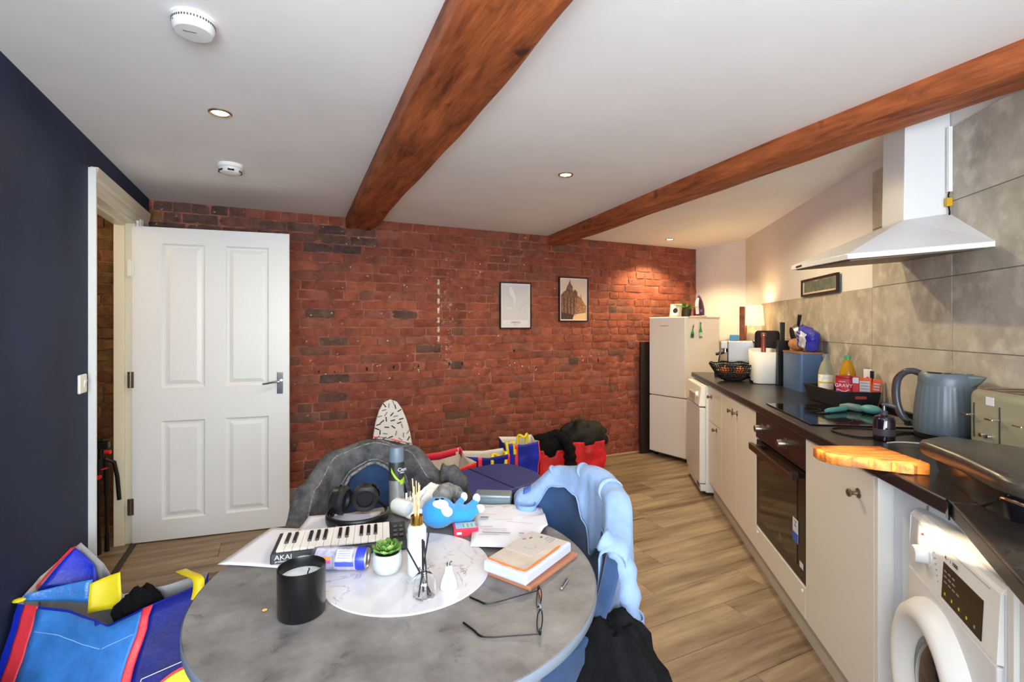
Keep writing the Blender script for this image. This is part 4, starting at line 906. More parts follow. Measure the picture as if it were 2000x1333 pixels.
b = MB(); b.lathe([(.4592, TZ-.0225), (.4604, TZ-.021), (.4604, TZ-.003), (.4592, TZ-.0015)], 128, caps=False); b.build('edge_band', mat('edge_blue_grey', (112, 122, 134), .4), tb)
b = MB(); b.lathe([(.05, .012), (.045, .04), (.04, .5), (.05, TZ-.05), (.16, TZ-.03), (.16, TZ-.0245)], 32); b.build('pedestal', black_plastic, tb)
b = MB(); b.lathe([(.27, 0), (.27, .008), (.25, .014), (.05, .02)], 48); b.build('base_plate', black_plastic, tb)
marble = mat('white_marble', (208, 206, 208), .25, var=(3.5, .04))
def veins(m, scale, dark):
    n = m.node_tree.nodes; L = m.node_tree.links; b = n['Principled BSDF']; src = b.inputs['Base Color'].links[0].from_socket
    tc = n.new('ShaderNodeTexCoord'); t = n.new('ShaderNodeTexNoise'); t.inputs['Scale'].default_value = scale; t.inputs['Detail'].default_value = 7; t.inputs['Distortion'].default_value = 1.6; t.inputs['Roughness'].default_value = .6
    L.new(tc.outputs['Object'], t.inputs['Vector']); r = n.new('ShaderNodeValToRGB'); e = r.color_ramp.elements
    e[0].position = .488; e[0].color = (1, 1, 1, 1); e[1].position = .512; e[1].color = (1, 1, 1, 1); k = e.new(.5); k.color = C4(dark)
    L.new(t.outputs['Fac'], r.inputs['Fac']); t2 = n.new('ShaderNodeTexNoise'); t2.inputs['Scale'].default_value = 5; L.new(tc.outputs['Object'], t2.inputs['Vector'])
    r2 = n.new('ShaderNodeValToRGB'); r2.color_ramp.elements[0].position = .48; r2.color_ramp.elements[1].position = .62; L.new(t2.outputs['Fac'], r2.inputs['Fac'])
    mx = n.new('ShaderNodeMix'); mx.data_type = 'RGBA'; mx.blend_type = 'MULTIPLY'; L.new(r2.outputs['Color'], mx.inputs['Factor'])
    L.new(src, mx.inputs['A']); L.new(r.outputs['Color'], mx.inputs['B']); L.new(mx.outputs['Result'], b.inputs['Base Color'])
veins(marble, 5, (178, 172, 172))
b = MB(); b.lathe([(0, 0), (.203, 0), (.2035, .001), (.2035, .0032), (.203, .004), (0, .004)], 96, caps=False)
tag(b.build('round_placemat', marble, None, loc=(.291, 1.207, TZ+.0003), rz=.6), 'round white marble board in the centre of the table', 'placemat')
MZ = TZ+.0046
# loose sheets under the keyboard and headphones
def sheet(name, label, P, z, m=paper_white, wav=.002, sd=1, lift=None):
    P = [Vector((x, y, 0)) for x, y in P]; o = sum(P, Vector())/4
    def f(u, v):
        p = (P[0]*(1-u)+P[1]*u)*(1-v)+(P[3]*(1-u)+P[2]*u)*v-o
        return (p.x, p.y, .0012+wav*(1+nz(u*2+sd, v*2, sd))+(lift(u, v) if lift else 0))
    b = MB(); b.grid(f, 12, 16); ob = b.build(name, m, None, smooth=80, solid=.0006, loc=(o.x, o.y, z)); return tag(ob, label, 'paper'), f
pt = mat('print_grey', (170, 170, 178), .7)
sh1, f1 = sheet('paper_sheet', 'white printed sheet under the small keyboard at the left edge of the table', [(-.134, 1.428), (-.014, 1.62), (.238, 1.463), (.118, 1.271)], TZ, sd=2)
b = MB()
for k in range(8):
    u0 = .12+.1*k; b.add([Vector(f1(*p))+Vector((0, 0, .0004)) for p in ((u0, .05), (u0, .35+.1*(k % 3)), (u0+.018, .35+.1*(k % 3)), (u0+.018, .05))], [(0, 1, 2, 3)])
stuff(b.build('print_lines', pt, sh1, smooth=0))
sh2, f2 = sheet('paper_sheet', 'second white sheet under the headphones', [(.03, 1.475), (.09, 1.655), (.30, 1.60), (.26, 1.42)], TZ+.0045, sd=6)
# right sheet with a turned-in corner
P5 = [(.469, 1.24), (.57, 1.175), (.716, 1.251), (.782, 1.408), (.599, 1.526)]
b = MB(); cz = Vector((.63, 1.32, 0)); vs = [(0, 0, .022)]; n = 0; fs = []
ring = []
for i in range(5):
    a, c = Vector((*P5[i], 0)), Vector((*P5[(i+1) % 5], 0))
    for k in range(8): ring.append(a+(c-a)*k/8-cz)
vs = [(0, 0, .020)]; N = len(ring); R_ = 6
for r in range(1, R_+1):
    for p in ring:
        q = p*r/R_; vs.append((q.x, q.y, .020-.010*r/R_+.006*nz(q.x*9, q.y*9, 4)+(.010*(r/R_)**2 if q.x > .05 and q.y < .02 else 0)))
fs = [(0, 1+i, 1+(i+1) % N) for i in range(N)]+[(1+(r-1)*N+i, 1+r*N+i, 1+r*N+(i+1) % N, 1+(r-1)*N+(i+1) % N) for r in range(1, R_) for i in range(N)]
b.add(vs, fs); sh3 = tag(b.build('paper_sheet', paper_white, None, smooth=80, solid=.0006, loc=(.63, 1.32, TZ)), 'creased printed letter lying right of the blue toy', 'paper')
b = MB()
ax, ay = Vector((.183, -.118, 0)).normalized(), Vector((-.13, -.286, 0)).normalized(); org = Vector((.599, 1.526, 0))-cz
for (x0, x1, y, h) in ((.02, .06, .035, .003), (.09, .11, .04, .004), (.12, .19, .055, .002), (.02, .19, .10, .0015), (.02, .045, .125, .012), (.06, .12, .15, .0015), (.10, .18, .165, .0015), (.02, .06, .20, .003), (.02, .10, .215, .0015), (.03, .10, .225, .0015), (.03, .11, .24, .005), (.135, .15, .235, .005), (.02, .08, .255, .002)):
    q = [org+ax*x+ay*yy for x, yy in ((x0, y), (x1, y), (x1, y+h), (x0, y+h))]
    def zz(p): 
        r = max(.001, min(1, p.length/.19)); return .0216-.010*r+.006*nz(p.x*9, p.y*9, 4)+(.010*r*r if p.x > .05 and p.y < .02 else 0)
    b.add([(p.x, p.y, zz(p)+.0012) for p in q], [(0, 1, 2, 3)])
stuff(b.build('print_lines', mat('print_mid', (128, 126, 136), .7), sh3, smooth=0))
# keyboard
kb = thing('midi_keyboard', 'small black music keyboard with white keys across the table', 'keyboard', (-.016, 1.362, TZ+.0055), rad(-10.7))
b = MB(); b.hexa([(0, 0, 0), (.335, 0, 0), (.335, .128, 0), (0, .128, 0)], [(0, .004, .024), (.335, .004, .024), (.335, .128, .028), (0, .128, .028)]); b.build('case', mat('keyboard_black', (26, 26, 30), .4), kb, smooth=0, bevel=.003)
kw = mat('key_white', (232, 228, 222), .35)
def kz(y): return .024+.004*(y/.128)
for k in range(15):
    x = .012+k*.0186; b = MB(); b.hexa([(x, .012, kz(0)), (x+.0178, .012, kz(0)), (x+.0178, .12, kz(.1)), (x, .12, kz(.1))], [(x, .012, .0295), (x+.0178, .012, .0295), (x+.0178, .12, .033), (x, .12, .033)]); b.build('white_key', kw, kb, smooth=0, bevel=.0008, seg=1)
for k in range(14):
    if k % 7 in (2, 6): continue
    x = .012+(k+1)*.0186-.0055; b = MB(); b.hexa([(x, .045, .030), (x+.010, .045, .030), (x+.010, .10, .032), (x, .10, .032)], [(x+.001, .048, .036), (x+.009, .048, .036), (x+.009, .098, .039), (x+.001, .098, .039)]); b.build('black_key', black_plastic, kb, smooth=0, bevel=.001, seg=2)
for k in range(2):
    for j in range(3):
        b = MB(); b.bx(.300+.016*k, .311+.016*k, .03+.03*j, .043+.03*j, kz(.05)+.0005, kz(.05)+.004); b.build('button', mat('button_grey', (70, 70, 74), .5), kb, smooth=0, bevel=.001)
text('lettering', 'AKAI', .016, paper_white, kb, (.031, .0002, .0155), (rad(82), 0, 0), sx=1.15); text('lettering', 'professional', .0075, paper_white, kb, (.031, -.0012, .0065), (rad(82), 0, 0), sx=1.05)
# candle
t = thing('jar_candle', 'black glass jar candle with white wax, nearest on the left of the table', 'candle', (.047, 1.118, TZ+.0005))
b = MB(); b.lathe([(0, 0), (.044, 0), (.047, .004), (.0475, .098), (.0455, .099), (.0445, .096), (.0435, .05)], 64, caps=False); b.build('jar', mat('black_jar', (13, 13, 15), .3, coat=.2), t)
b = MB(); b.lathe([(.0438, .076), (.036, .0775), (.02, .076), (0, .0755)], 48, caps=False); b.build('wax', mat('white_wax', (228, 232, 232), .4, var=(50, .06), bump=(40, .3)), t)
wk = mat('burnt_wick', (20, 18, 16), .9)
for x, y in ((.012, .006), (-.014, -.02)):
    b = MB(); b.tube([(x, y, .075), (x+.001, y, .081), (x+.004, y+.001, .085), (x+.002, y, .087)], .0013, 6); b.build('wick', wk, t)
# can on its side
d = Vector((.132, -.064, 0)); c0 = Vector((.082, 1.292, TZ+.0335))
t = thing('drink_can', 'blue and silver drink can lying in front of the keyboard', 'can', c0, math.atan2(d.y, d.x))
Mx_ = Matrix.Rotation(PI/2, 4, 'Y')
silver_print = mat('can_silver', (186, 184, 206), .28, .3, var=(60, .25, (1, 1, .3)))
b = MB(); b.lathe([(.0265, .01), (.0265, .122)], 48, M=Mx_, caps=False); b.build('body', silver_print, t)
b = MB(); b.lathe([(.0266, .108), (.0266, .122), (.024, .130)], 48, M=Mx_, caps=False); b.build('blue_band', mat('can_blue', (44, 60, 190), .3, .2), t)
b = MB(); b.lathe([(.024, .130), (.0235, .133), (.021, .131), (.020, .127), (0, .127)], 40, M=Mx_, caps=False); b.build('end_cap', mat('can_end', (176, 174, 170), .3, .9), t)
b = MB(); b.lathe([(.0, .004), (.021, .003), (.024, .0), (.0265, .01)], 40, M=Mx_, caps=False); b.build('top', mat('can_top', (150, 150, 156), .3, .8), t)
for k, (cl, a0, a1, x0, x1) in enumerate((((226, 226, 236), 20, 80, .062, .10), ((70, 84, 186), 85, 110, .06, .105), ((90, 90, 170), 140, 165, .02, .06), ((236, 150, 60), 60, 75, .028, .05), ((206, 90, 150), 76, 92, .028, .05))):
    b = MB(); b.grid(lambda u, v: (x0+(x1-x0)*u, -.0268*sin(rad(a0+(a1-a0)*v)), .0268*cos(rad(a0+(a1-a0)*v))), 2, 8); b.build('print_panel', mat('can_print', cl, .4), t)
b = MB()
for k in range(5): b.grid(lambda u, v: (.066+.03*u, -.027*sin(rad(24+10*k+3*v)), .027*cos(rad(24+10*k+3*v))), 1, 2)
stuff(b.build('print_lines', mat('can_print_blue', (96, 110, 200), .5), t))
# succulent
t = thing('succulent_pot', 'green succulent in a pale round pot on the marble board', 'plant', (.242, 1.205, MZ))
b = MB(); b.lathe([(.020, 0), (.030, .006), (.036, .022), (.036, .040), (.033, .050), (.030, .050), (.029, .042)], 40); b.build('pot', mat('pale_concrete', (176, 180, 180), .6), t)
b = MB(); b.lathe([(.029, .042), (0, .045)], 24, caps=False); b.build('soil', mat('soil', (40, 34, 26), .9), t)
sg = [mat('succulent_green', (88, 140, 56), .4, var=(20, .2)), mat('succulent_tip', (126, 160, 78), .4)]
for ring_, (n_, L, el, w) in enumerate(((9, .034, .25, .013), (7, .028, .75, .012), (5, .02, 1.6, .009))):
    for k in range(n_):
        a = 2*PI*k/n_+ring_*.4; leaf(t, (.006*cos(a), .006*sin(a), .046+.003*ring_), (cos(a), sin(a), el), L, w, sg[(k+ring_) % 3 == 0], -.25)
# white reed diffuser bottle
t = thing('reed_bottle', 'tall white bottle with a gold collar and pale reeds on the marble board', 'diffuser', (.305, 1.168, MZ))
b = MB(); b.lathe([(.021, 0), (.0225, .003), (.0225, .108), (.019, .116), (.013, .118)], 40); b.build('bottle', mat('white_glass', (206, 212, 214), .3), t)
b = MB(); b.lathe([(.014, .116), (.0145, .118), (.0145, .139), (.010, .140)], 28); b.build('collar', gold, t)
rm = mat('pale_reed', (206, 178, 132), .7)
for k in range(5):
    a = k*1.3; b = MB(); b.cyl((.004*cos(a), .004*sin(a), .12), (.009*cos(a)-.002, .009*sin(a), .212+.008*(k % 3)), .0014, seg=7); b.build('reed', rm, t)
# clear diffuser with black reeds
t = thing('glass_diffuser', 'small clear glass diffuser with crossed black reeds at the front of the marble board', 'diffuser', (.294, 1.062, MZ))
b = MB(); b.lathe([(0, 0), (.022, 0), (.0255, .004), (.026, .030), (.024, .040), (.014, .050), (.0105, .053), (.0105, .060), (.0125, .062), (.009, .062), (.0085, .053), (.012, .048), (.022, .038), (.024, .028), (.0235, .007), (.02, .004), (0, .004)], 40, caps=False); b.build('flask', glass, t)
rb = mat('black_reed', (24, 22, 26), .7)
for p, q, r in (((.014, .004, .006), (-.048, -.004, .13), .0018), ((.0, .008, .008), (-.004, .0, .125), .0024), ((-.014, -.006, .006), (.014, .012, .135), .0018), ((.006, -.006, .006), (.0, .003, .12), .0018)):
    b = MB(); b.cyl(p, q, r, seg=8); b.build('reed', rb, t)
# white bulb-shaped holder
t = thing('white_bulb_holder', 'small white flask-shaped holder with two dark wire hooks on the marble board', 'holder', (.352, 1.068, MZ))
b = MB(); b.lathe([(.017, 0), (.0195, .003), (.019, .014), (.013, .030), (.009, .038), (.0085, .048), (.006, .051), (0, .052)], 36); b.build('body', mat('white_ceramic', (206, 206, 208), .35), t)
for s in (-1, 1):
    b = MB(); b.tube([(s*.003, 0, .050), (s*.0035, 0, .058), (s*.005+.001, 0, .061), (s*.005+.003, 0, .058)], .0010, 6); b.build('hook', black_plastic, t)
# headphones
t = thing('headphones', 'black over-ear headphones lying behind the keyboard', 'headphones', (.222, 1.553, TZ+.0085), rad(-20))
hb = mat('headphone_black', (20, 19, 20), .35)
b = MB(); n = 36
def band(u, v):
    a = rad(-205+230*u); r = .088; q = 2*PI*v; return ((r+.005*cos(q))*cos(a), (r*.92+.005*cos(q))*sin(a), .016+.015*sin(q))
b.grid(band, n, 10); b.build('headband', hb, t, smooth=80)
b = MB(); b.grid(lambda u, v: ((.0825)*cos(rad(-170+160*u)), (.0825*.92)*sin(rad(-170+160*u)), .005+.022*v), 30, 2); b.build('padding', mat('headband_pad', (44, 38, 34), .8), t, solid=.004)
for (px, py, yaw, tilt) in ((-.060, .035, 78, 6), (.012, .055, 8, 14)):
    M = Matrix.Translation((px, py, .052)) @ Matrix.Rotation(rad(yaw), 4, 'Z') @ Matrix.Rotation(rad(90+tilt), 4, 'X')
    b = MB(); b.lathe([(.0, -.026), (.028, -.026), (.038, -.018), (.040, -.006), (.040, 0)], 36, M=M, caps=False); c = b.build('ear_cup', hb, t)
    b = MB(); b.lathe([(.040, 0), (.044, .006), (.043, .016), (.036, .022), (.026, .019), (.024, .010), (0, .009)], 40, M=M, caps=False); b.build('ear_pad', mat('leather_pad', (24, 24, 26), .5), c)
    b = MB(); b.tube([M @ Vector((.041*cos(rad(a)), .041*sin(rad(a)), -.012)) for a in range(-60, 61, 10)], .004, 8); b.build('yoke', black_gloss, c)
b = MB(); b.tube([(-.080, -.004, .02), (-.078, .02, .03), (-.068, .035, .04)], .005, 8); b.build('arm', black_gloss, t)
b = MB(); b.tube([(.084, .034, .018), (.065, .05, .03), (.05, .055, .045)], .005, 8); b.build('arm', black_gloss, t)
b = MB(); b.box((0, 0, 0), (.010, .002, .005), M=Matrix.Rotation(rad(-115), 4, 'Z') @ Matrix.Translation((.0925, 0, .016)) @ Matrix.Rotation(PI/2, 4, 'Z')); lab(b.build('logo_mark', mat('copper_mark', (200, 130, 90), .3, .8), t, smooth=0), 'small copper mark')
# deodorant
t = thing('deodorant_can', 'tall grey, black and lime spray can standing behind the headphones', 'spray can', (.350, 1.597, TZ+.0005), rad(-75))
b = MB(); b.lathe([(.0235, 0), (.0245, .004), (.0245, .155), (.0235, .163)], 40); b.build('body', mat('can_grey_silver', (150, 150, 148), .3, .6), t)
b = MB(); b.lathe([(.0246, .105), (.0246, .155), (.0238, .163)], 40, caps=False); b.build('black_shoulder', mat('can_charcoal', (44, 46, 44), .35), t)
b = MB(); b.lathe([(.0238, .163), (.0242, .166), (.0238, .200), (.021, .209), (.012, .211), (0, .2105)], 40, caps=False); b.build('cap', mat('cap_blue_grey', (96, 108, 120), .4), t)
lime = mat('lime_print', (150, 190, 50), .4); 
def wrap(a0, a1, fz0, fz1, r, n=10):
    b = MB(); b.grid(lambda u, v: (r*cos(rad(a0+(a1-a0)*u)), r*sin(rad(a0+(a1-a0)*u)), fz0(u)+(fz1(u)-fz0(u))*v), n, 6); return b
wrap(-70, 10, lambda u: .100+.045*(1-u)**1.5-.012*(1-u), lambda u: .104+.045*(1-u)**1.5+.0, .0249).build('swoosh', lime, t)
wrap(0, 60, lambda u: .092, lambda u: .106+.012*u, .0248).build('swoosh', lime, t)
wrap(-80, -10, lambda u: .004, lambda u: .040-.036*u, .0248).build('swoosh', lime, t)
wrap(20, 60, lambda u: .060, lambda u: .064, .0248).build('print_line', grey_ink, t); wrap(20, 60, lambda u: .035, lambda u: .038, .0248).build('print_line', grey_ink, t)
text('lettering', 'Cien', .016, paper_white, t, (.0255, .006, .140), (PI/2, 0, PI/2)); text('lettering', 'MEN', .007, paper_white, t, (.0255, .006, .130), (PI/2, 0, PI/2))
# white plug, white tube and two cloths behind it
t = thing('white_plug', 'white mains plug with its pins up, behind the pale reeds', 'plug', (.395, 1.60, TZ+.0005), rad(-20))
b = MB(); b.prism([(-.024, -.02), (.024, -.02), (.02, .024), (-.02, .024)], 0, .032); b.build('body', white_plastic, t, smooth=0, bevel=.006, seg=3)
for x, y, m in ((-.011, -.006, white_plastic), (.011, -.006, white_plastic), (0, .012, chrome)):
    b = MB(); b.bx(x-.003, x+.003, y-.002, y+.002, .032, .054); b.build('pin', m, t, smooth=0)
t = thing('white_tub', 'white rounded plastic tub lying on its side behind the white bottle', 'tub', (.372, 1.525, TZ+.027), rad(-62))
b = MB(); M = Matrix.Rotation(PI/2, 4, 'Y') @ Matrix.Diagonal((1, .92, 1, 1)); b.lathe([(0, .002), (.018, 0), (.024, .004), (.026, .012), (.024, -.0)], 36, M=M, caps=False); b.lathe([(.026, .012), (.0255, -.055), (.02, -.066), (0, -.068)], 36, M=M, caps=False); b.build('body', white_plastic, t)
b = MB(); b.lathe([(.016, .0022), (.014, .0035), (0, .003)], 30, M=M, caps=False); b.build('base_disc', mat('tub_base', (214, 224, 226), .3), t)
def crumple(name, label, cat, m, loc, rz, sx, sy, sz, sd, amp=.35, freq=2.2):
    b = MB()
    def f(u, v):
        a = 2*PI*u; p = PI*v; x, y, z = sin(p)*cos(a), sin(p)*sin(a), -cos(p)
        k = 1+amp*nz(x*freq+sd, y*freq, z*freq)+amp*.4*nz(x*freq*3, y*freq*3+sd, z*freq*3)
        zz = z*sz*k
        return (x*sx*k, y*sy*k, max(zz, -sz*.45)+sz*.45)
    b.grid(f, 36, 20, cu=True); o = b.build(name, m, None, smooth=60, loc=loc, rz=rz); return tag(o, label, cat)
crumple('white_cloth', 'crumpled white cloth lying behind the white tub on the table', 'cloth', mat('white_cotton', (222, 218, 210), .9, bump=(60, .4)), (.455, 1.575, TZ+.001), rad(35), .075, .035, .050, 4)
gs = mat('grey_sock', (132, 134, 132), .95, var=(60, .2), bump=(140, .5))
t = thing('grey_sock', 'crumpled grey sock draped behind the blue toy', 'sock', (.50, 1.525, TZ+.001), rad(28))
b = MB(); b.tube([Vector(p) for p in spline([Vector(p) for p in ((-.075, -.045, .018), (-.045, -.01, .035), (.0, .02, .05), (.05, .035, .045), (.085, .02, .02))], 7)], [.017+.012*sin(PI*min(1, i/26))+.003*sin(i*1.7) for i in range(29)], 16)
b.build('foot', gs, t, smooth=70); 
b = MB(); b.tube([(.07+.018*cos(a), .025, .03+.022*sin(a)) for a in [k*PI/10 for k in range(20)]], .006, 8, closed=True); b.build('cuff', mat('sock_cuff', (120, 122, 122), .95), t)
# blue soft toy
t = thing('soft_toy', 'blue plush toy animal with white patches lying on its back on the table', 'toy', (.435, 1.415, TZ+.0005), rad(-32))
blue_p = mat('blue_plush', (44, 140, 206), .9, bump=(200, .3), sheen=.3); white_p = mat('white_plush', (226, 230, 236), .9, bump=(200, .3))
b = MB(); b.ell((.0, .0, .045), (.052, .048, .044), 28, 18); b.ell((.052, .022, .034), (.034, .032, .030)); b.ell((.075, .03, .03), (.03, .028, .026))
b.tube([(-.03, -.005, .05), (-.052, -.015, .042), (-.064, -.02, .028)], [.016, .014, .012], 12); b.ell((-.064, -.02, .028), (.014, .013, .013))
b.tube([(.08, .03, .035), (.103, .040, .04), (.112, .043, .043)], [.02, .015, .013], 12); b.tube([(.08, .04, .04), (.095, .06, .05), (.10, .066, .06)], [.018, .014, .012], 12)
b.tube([(.045, .03, .05), (.06, .06, .065)], [.012, .010], 10)
b.build('body', blue_p, t, smooth=0, remesh=.0035)
b = MB(); b.ell((.008, -.016, .070), (.028, .022, .019)); b.ell((.026, -.027, .058), (.024, .014, .017)); b.build('face_patch', white_p, t, remesh=.003, smooth=0)
for c_, r_ in (((.117, .045, .045), (.015, .013, .012)), ((.102, .069, .067), (.012, .012, .014)), ((.064, .062, .072), (.011, .010, .014)), ((-.050, -.020, .052), (.010, .009, .008))):
    b = MB(); b.ell(c_, r_); b.build('paw', white_p, t)
b = MB(); b.ell((.0, -.016, .0885), (.007, .005, .0025)); b.build('eye', black_gloss, t)
b = MB(); b.ell((.014, -.010, .0885), (.006, .004, .0025)); b.build('eye', black_gloss, t)
b = MB(); b.tube([(-.03, -.03, .025), (-.02, -.05, .02), (-.045, -.045, .012), (-.055, -.03, .01)], .0012, 5); b.build('thread', blue_p, t)
# red box, grey tin
t = thing('medicine_box', 'small red carton with a blue and yellow top at the edge of the letter', 'box', (.495, 1.345, TZ+.0005), rad(-14))
b = MB(); b.bx(-.036, .034, -.025, .025, 0, .021); b.build('carton', mat('carton_crimson', (200, 34, 62), .45), t, smooth=0, bevel=.001)
b = MB(); b.bx(-.030, .032, -.020, .022, .021, .0214); p = b.build('top_print', mat('pale_blue_print', (150, 182, 206), .5), t, smooth=0)
for k in range(7):
    b = MB(); b.bx(-.008+.006*k, -.005+.006*k, -.014, .012, .0214, .0217); b.build('print_bar', mat('print_yellow', (216, 196, 90), .5) if k % 2 else mat('print_teal', (90, 150, 150), .5), p, smooth=0)
b = MB(); b.bx(-.028, -.014, -.0254, -.025, .006, .013); b.build('label', paper_white, t, smooth=0)
t = thing('metal_case', 'grey metal case lying behind the letter', 'case', (.665, 1.535, TZ+.0005), rad(-30))
b = MB(); b.bx(-.062, .062, -.03, .03, 0, .034); b.build('body', mat('steel_blue_grey', (128, 144, 152), .35, .5), t, smooth=0, bevel=.005, seg=3)
b = MB(); b.bx(-.0625, .0625, -.0305, .0305, .023, .0245); b.build('seam', mat('case_seam', (84, 94, 100), .5), t, smooth=0)
b = MB(); b.bx(.061, .064, -.012, .012, .012, .026); b.build('latch', nickel, t, smooth=0, bevel=.001)
# notebooks
a_nb = math.atan2(-.036+.0-.103, .206*.0+.051)
ux = Vector((.521-.467+.0, .992-1.111, 0)); 
ex = Vector((.708-.521, 1.084-.992, 0)); ang = math.atan2(ex.y, ex.x)
t = thing('brown_notebook', 'brown covered notebook under the clear topped box on the right of the table', 'book', (.515, .980, TZ+.0005), ang+rad(1))
b = MB(); b.bx(0, .214, .0, .125, 0, .011); b.build('cover', mat('tan_cover', (160, 104, 74), .6), t, smooth=0, bevel=.003)
b = MB(); b.bx(.003, .2145, .001, .1255, .002, .009); b.build('pages', mat('pages_tan', (190, 140, 110), .8), t, smooth=0)
t = thing('stationery_box', 'white stationery box with a clear lid and orange edging on the notebook', 'box', (.506, .984, TZ+.0118), ang+rad(2.5))
b = MB(); b.bx(0, .213, 0, .125, 0, .027); b.build('tray', mat('lilac_white', (180, 184, 216), .4), t, smooth=0, bevel=.006, seg=3)
b = MB(); b.bx(.008, .205, .008, .120, .027, .0285); b.build('card', mat('beige_card', (186, 172, 160), .5, var=(14, .08)), t, smooth=0)
b = MB(); om = mat('orange_edge', (226, 110, 40), .5)
b.tube(spline([Vector(p) for p in ((.17, .010, .0285), (.10, .009, .0285), (.02, .010, .0285), (.011, .02, .0285), (.010, .07, .0285), (.012, .116, .0285))], 5), [.0018+.0012*abs(sin(i*.7)) for i in range(26)], 6); b.build('edging', om, t)
b = MB(); b.bx(.08, .20, .03, .115, .0286, .0292); c_ = b.build('sachet', mat('clear_film', (226, 218, 210), .15, alpha=.5), t, smooth=0)
b = MB(); b.lathe([(.015, .0292), (.018, .0296), (.018, .0292)], 28, c=(.125, .07, 0), caps=False); b.build('ring_mark', mat('ring_grey_print', (170, 164, 160), .5), t)
for x, y in ((.15, .105), (.165, .095), (.185, .075)):
    b = MB(); b.ell((x, y, .0295), (.006, .004, .0015), M=Matrix.Rotation(x*20, 4, 'Z')); b.build('foil_bit', chrome, t)
for k in range(3):
    b = MB(); b.bx(.17+.004*k, .198, .040+.010*k, .043+.010*k, .0293, .0296); b.build('print_line', grey_ink, t, smooth=0)
# spectacles, upside down with their arms open
gz = TZ+.003
t = thing('spectacles', 'thin dark wire spectacles lying open at the front right of the table', 'glasses', (0, 0, 0))
wire = mat('gunmetal_wire', (44, 42, 44), .3, .8)
A_, B_ = Vector((.529, .966, gz)), Vector((.456, .827, gz)); dd = (B_-A_)
def lens(c0, c1):
    pts = []
    for k in range(24):
        a = 2*PI*k/24; e = (abs(cos(a))**3+abs(sin(a))**3)**(-1/3); pts.append(c0+(c1-c0)*(.5+.5*cos(a)*e*.98)+Vector((.004*sin(a), -.004*sin(a), (.010+.009*sin(a)*e))))
    return pts
for i, (u0, u1) in enumerate(((.03, .44), (.56, .97))):
    pts = lens(A_+dd*u0, A_+dd*u1); b = MB(); b.tube(pts, .0014, 6, closed=True); rimo = b.build('rim', wire, t)
    b = MB(); b.add([p for p in pts], [tuple(range(24))]); b.build('lens', mat('spectacle_lens', (255, 255, 255), .02, trans=1, ior=1.05), rimo, smooth=0)
b = MB(); m_ = A_+dd*.44; q_ = A_+dd*.56; b.tube([m_+Vector((0, 0, .014)), (m_+q_)/2+Vector((.004, -.002, .010)), q_+Vector((0, 0, .014))], .0018, 8); b.build('bridge', chrome, t)
for c0, pts in ((A_, [A_+Vector((0, 0, .006)), Vector((.47, .97, gz+.002)), Vector((.412, .974, gz)), Vector((.395, .995, gz)), Vector((.384, 1.016, gz))]), (B_, [B_+Vector((0, 0, .006)), Vector((.41, .850, gz+.002)), Vector((.359, .874, gz)), Vector((.348, .905, gz)), Vector((.339, .934, gz))])):
    b = MB(); P_ = spline(pts, 5); b.tube(P_, [.0013 if i < 11 else .0021 for i in range(len(P_))], 7); b.build('temple_arm', wire, t)
for p in (A_, B_):
    b = MB(); b.ell(p+Vector((0, 0, .010)), (.003, .003, .007)); b.build('hinge', wire, t)
t = thing('safety_pin', 'small chrome clip lying right of the spectacles near the table edge', 'clip', (.604, .976, TZ+.0022), rad(40))
b = MB(); b.tube([(-.024, -.002, 0), (.022, -.002, 0), (.026, .001, 0), (.022, .004, 0), (-.022, .003, 0)], .0012, 6); b.build('wire', chrome, t)
b = MB(); b.ell((-.024, .0, .0005), (.004, .004, .002)); b.build('clasp', chrome, t)
b = MB(); b.ell((0, 0, .003), (.006, .0045, .003), 10, 8); tag(b.build('foil_crumb', mat('gold_foil', (206, 160, 96), .35, .5, bump=(200, .5)), None, loc=(-.023, 1.157, TZ+.0003)), 'tiny golden crumb on the table left of the black candle', 'crumb')
# ================================================================ CHAIRS AND CLOTHES
velvet = mat('blue_velvet', (24, 58, 98), .75, var=(9, .22), bump=(140, .15), sheen=.6)
def lerp_tab(tab, t):
    if t <= tab[0][0]: return tab[0][1]
    for (a, x), (b_, y) in zip(tab, tab[1:]):
        if t <= b_:
            k = (t-a)/(b_-a); k = k*k*(3-2*k); return x+(y-x)*k
    return tab[-1][1]
HT = [(-115, .60), (-95, .61), (-75, .67), (-56, .775), (-30, .86), (0, .885), (30, .86), (56, .775), (75, .67), (95, .61), (115, .60)]
RB = .262
def back_pt(t, z, off=0):
    """point on the middle of the backrest shell, t in degrees, local to the chair (back towards +x)"""
    r = RB+off+.03*(z-.45)
    return Vector((r*cos(rad(t)), r*sin(rad(t)), z))
def make_chair(loc, rz, label):
    t = thing('dining_chair', label, 'chair', loc, rz, 'blue velvet tub chairs at the round table')
    b = MB(); nt_, nv_ = 56, 14
    def shell(u, v):
        a = -112+224*u; h = lerp_tab(HT, a); z0 = .40; z = z0+(h-z0)*v
        q = .004*(abs(sin(a*PI/180*7)))*(1 if .12 < v < .9 else 0)
        return back_pt(a, z, q)
    b.grid(shell, nt_, nv_); b.build('backrest', velvet, t, smooth=80, solid=.042, soff=0, bevel=.012, seg=3)
    b = MB(); b.lathe([(0, .375), (.20, .375), (.232, .395), (.236, .43), (.225, .46), (.18, .474), (0, .478)], 48, caps=False); b.build('seat', velvet, t)
    for i in range(4):
        a = rad(45+90*i); b = MB(); b.cyl((.15*cos(a), .15*sin(a), .38), (.225*cos(a), .225*sin(a), 0), .014, .009, 12); b.build('leg', black_plastic, t)
    return t
make_chair((.30, 1.66, 0), rad(83), 'blue velvet tub chair behind the table with the grey denim jacket over its back')
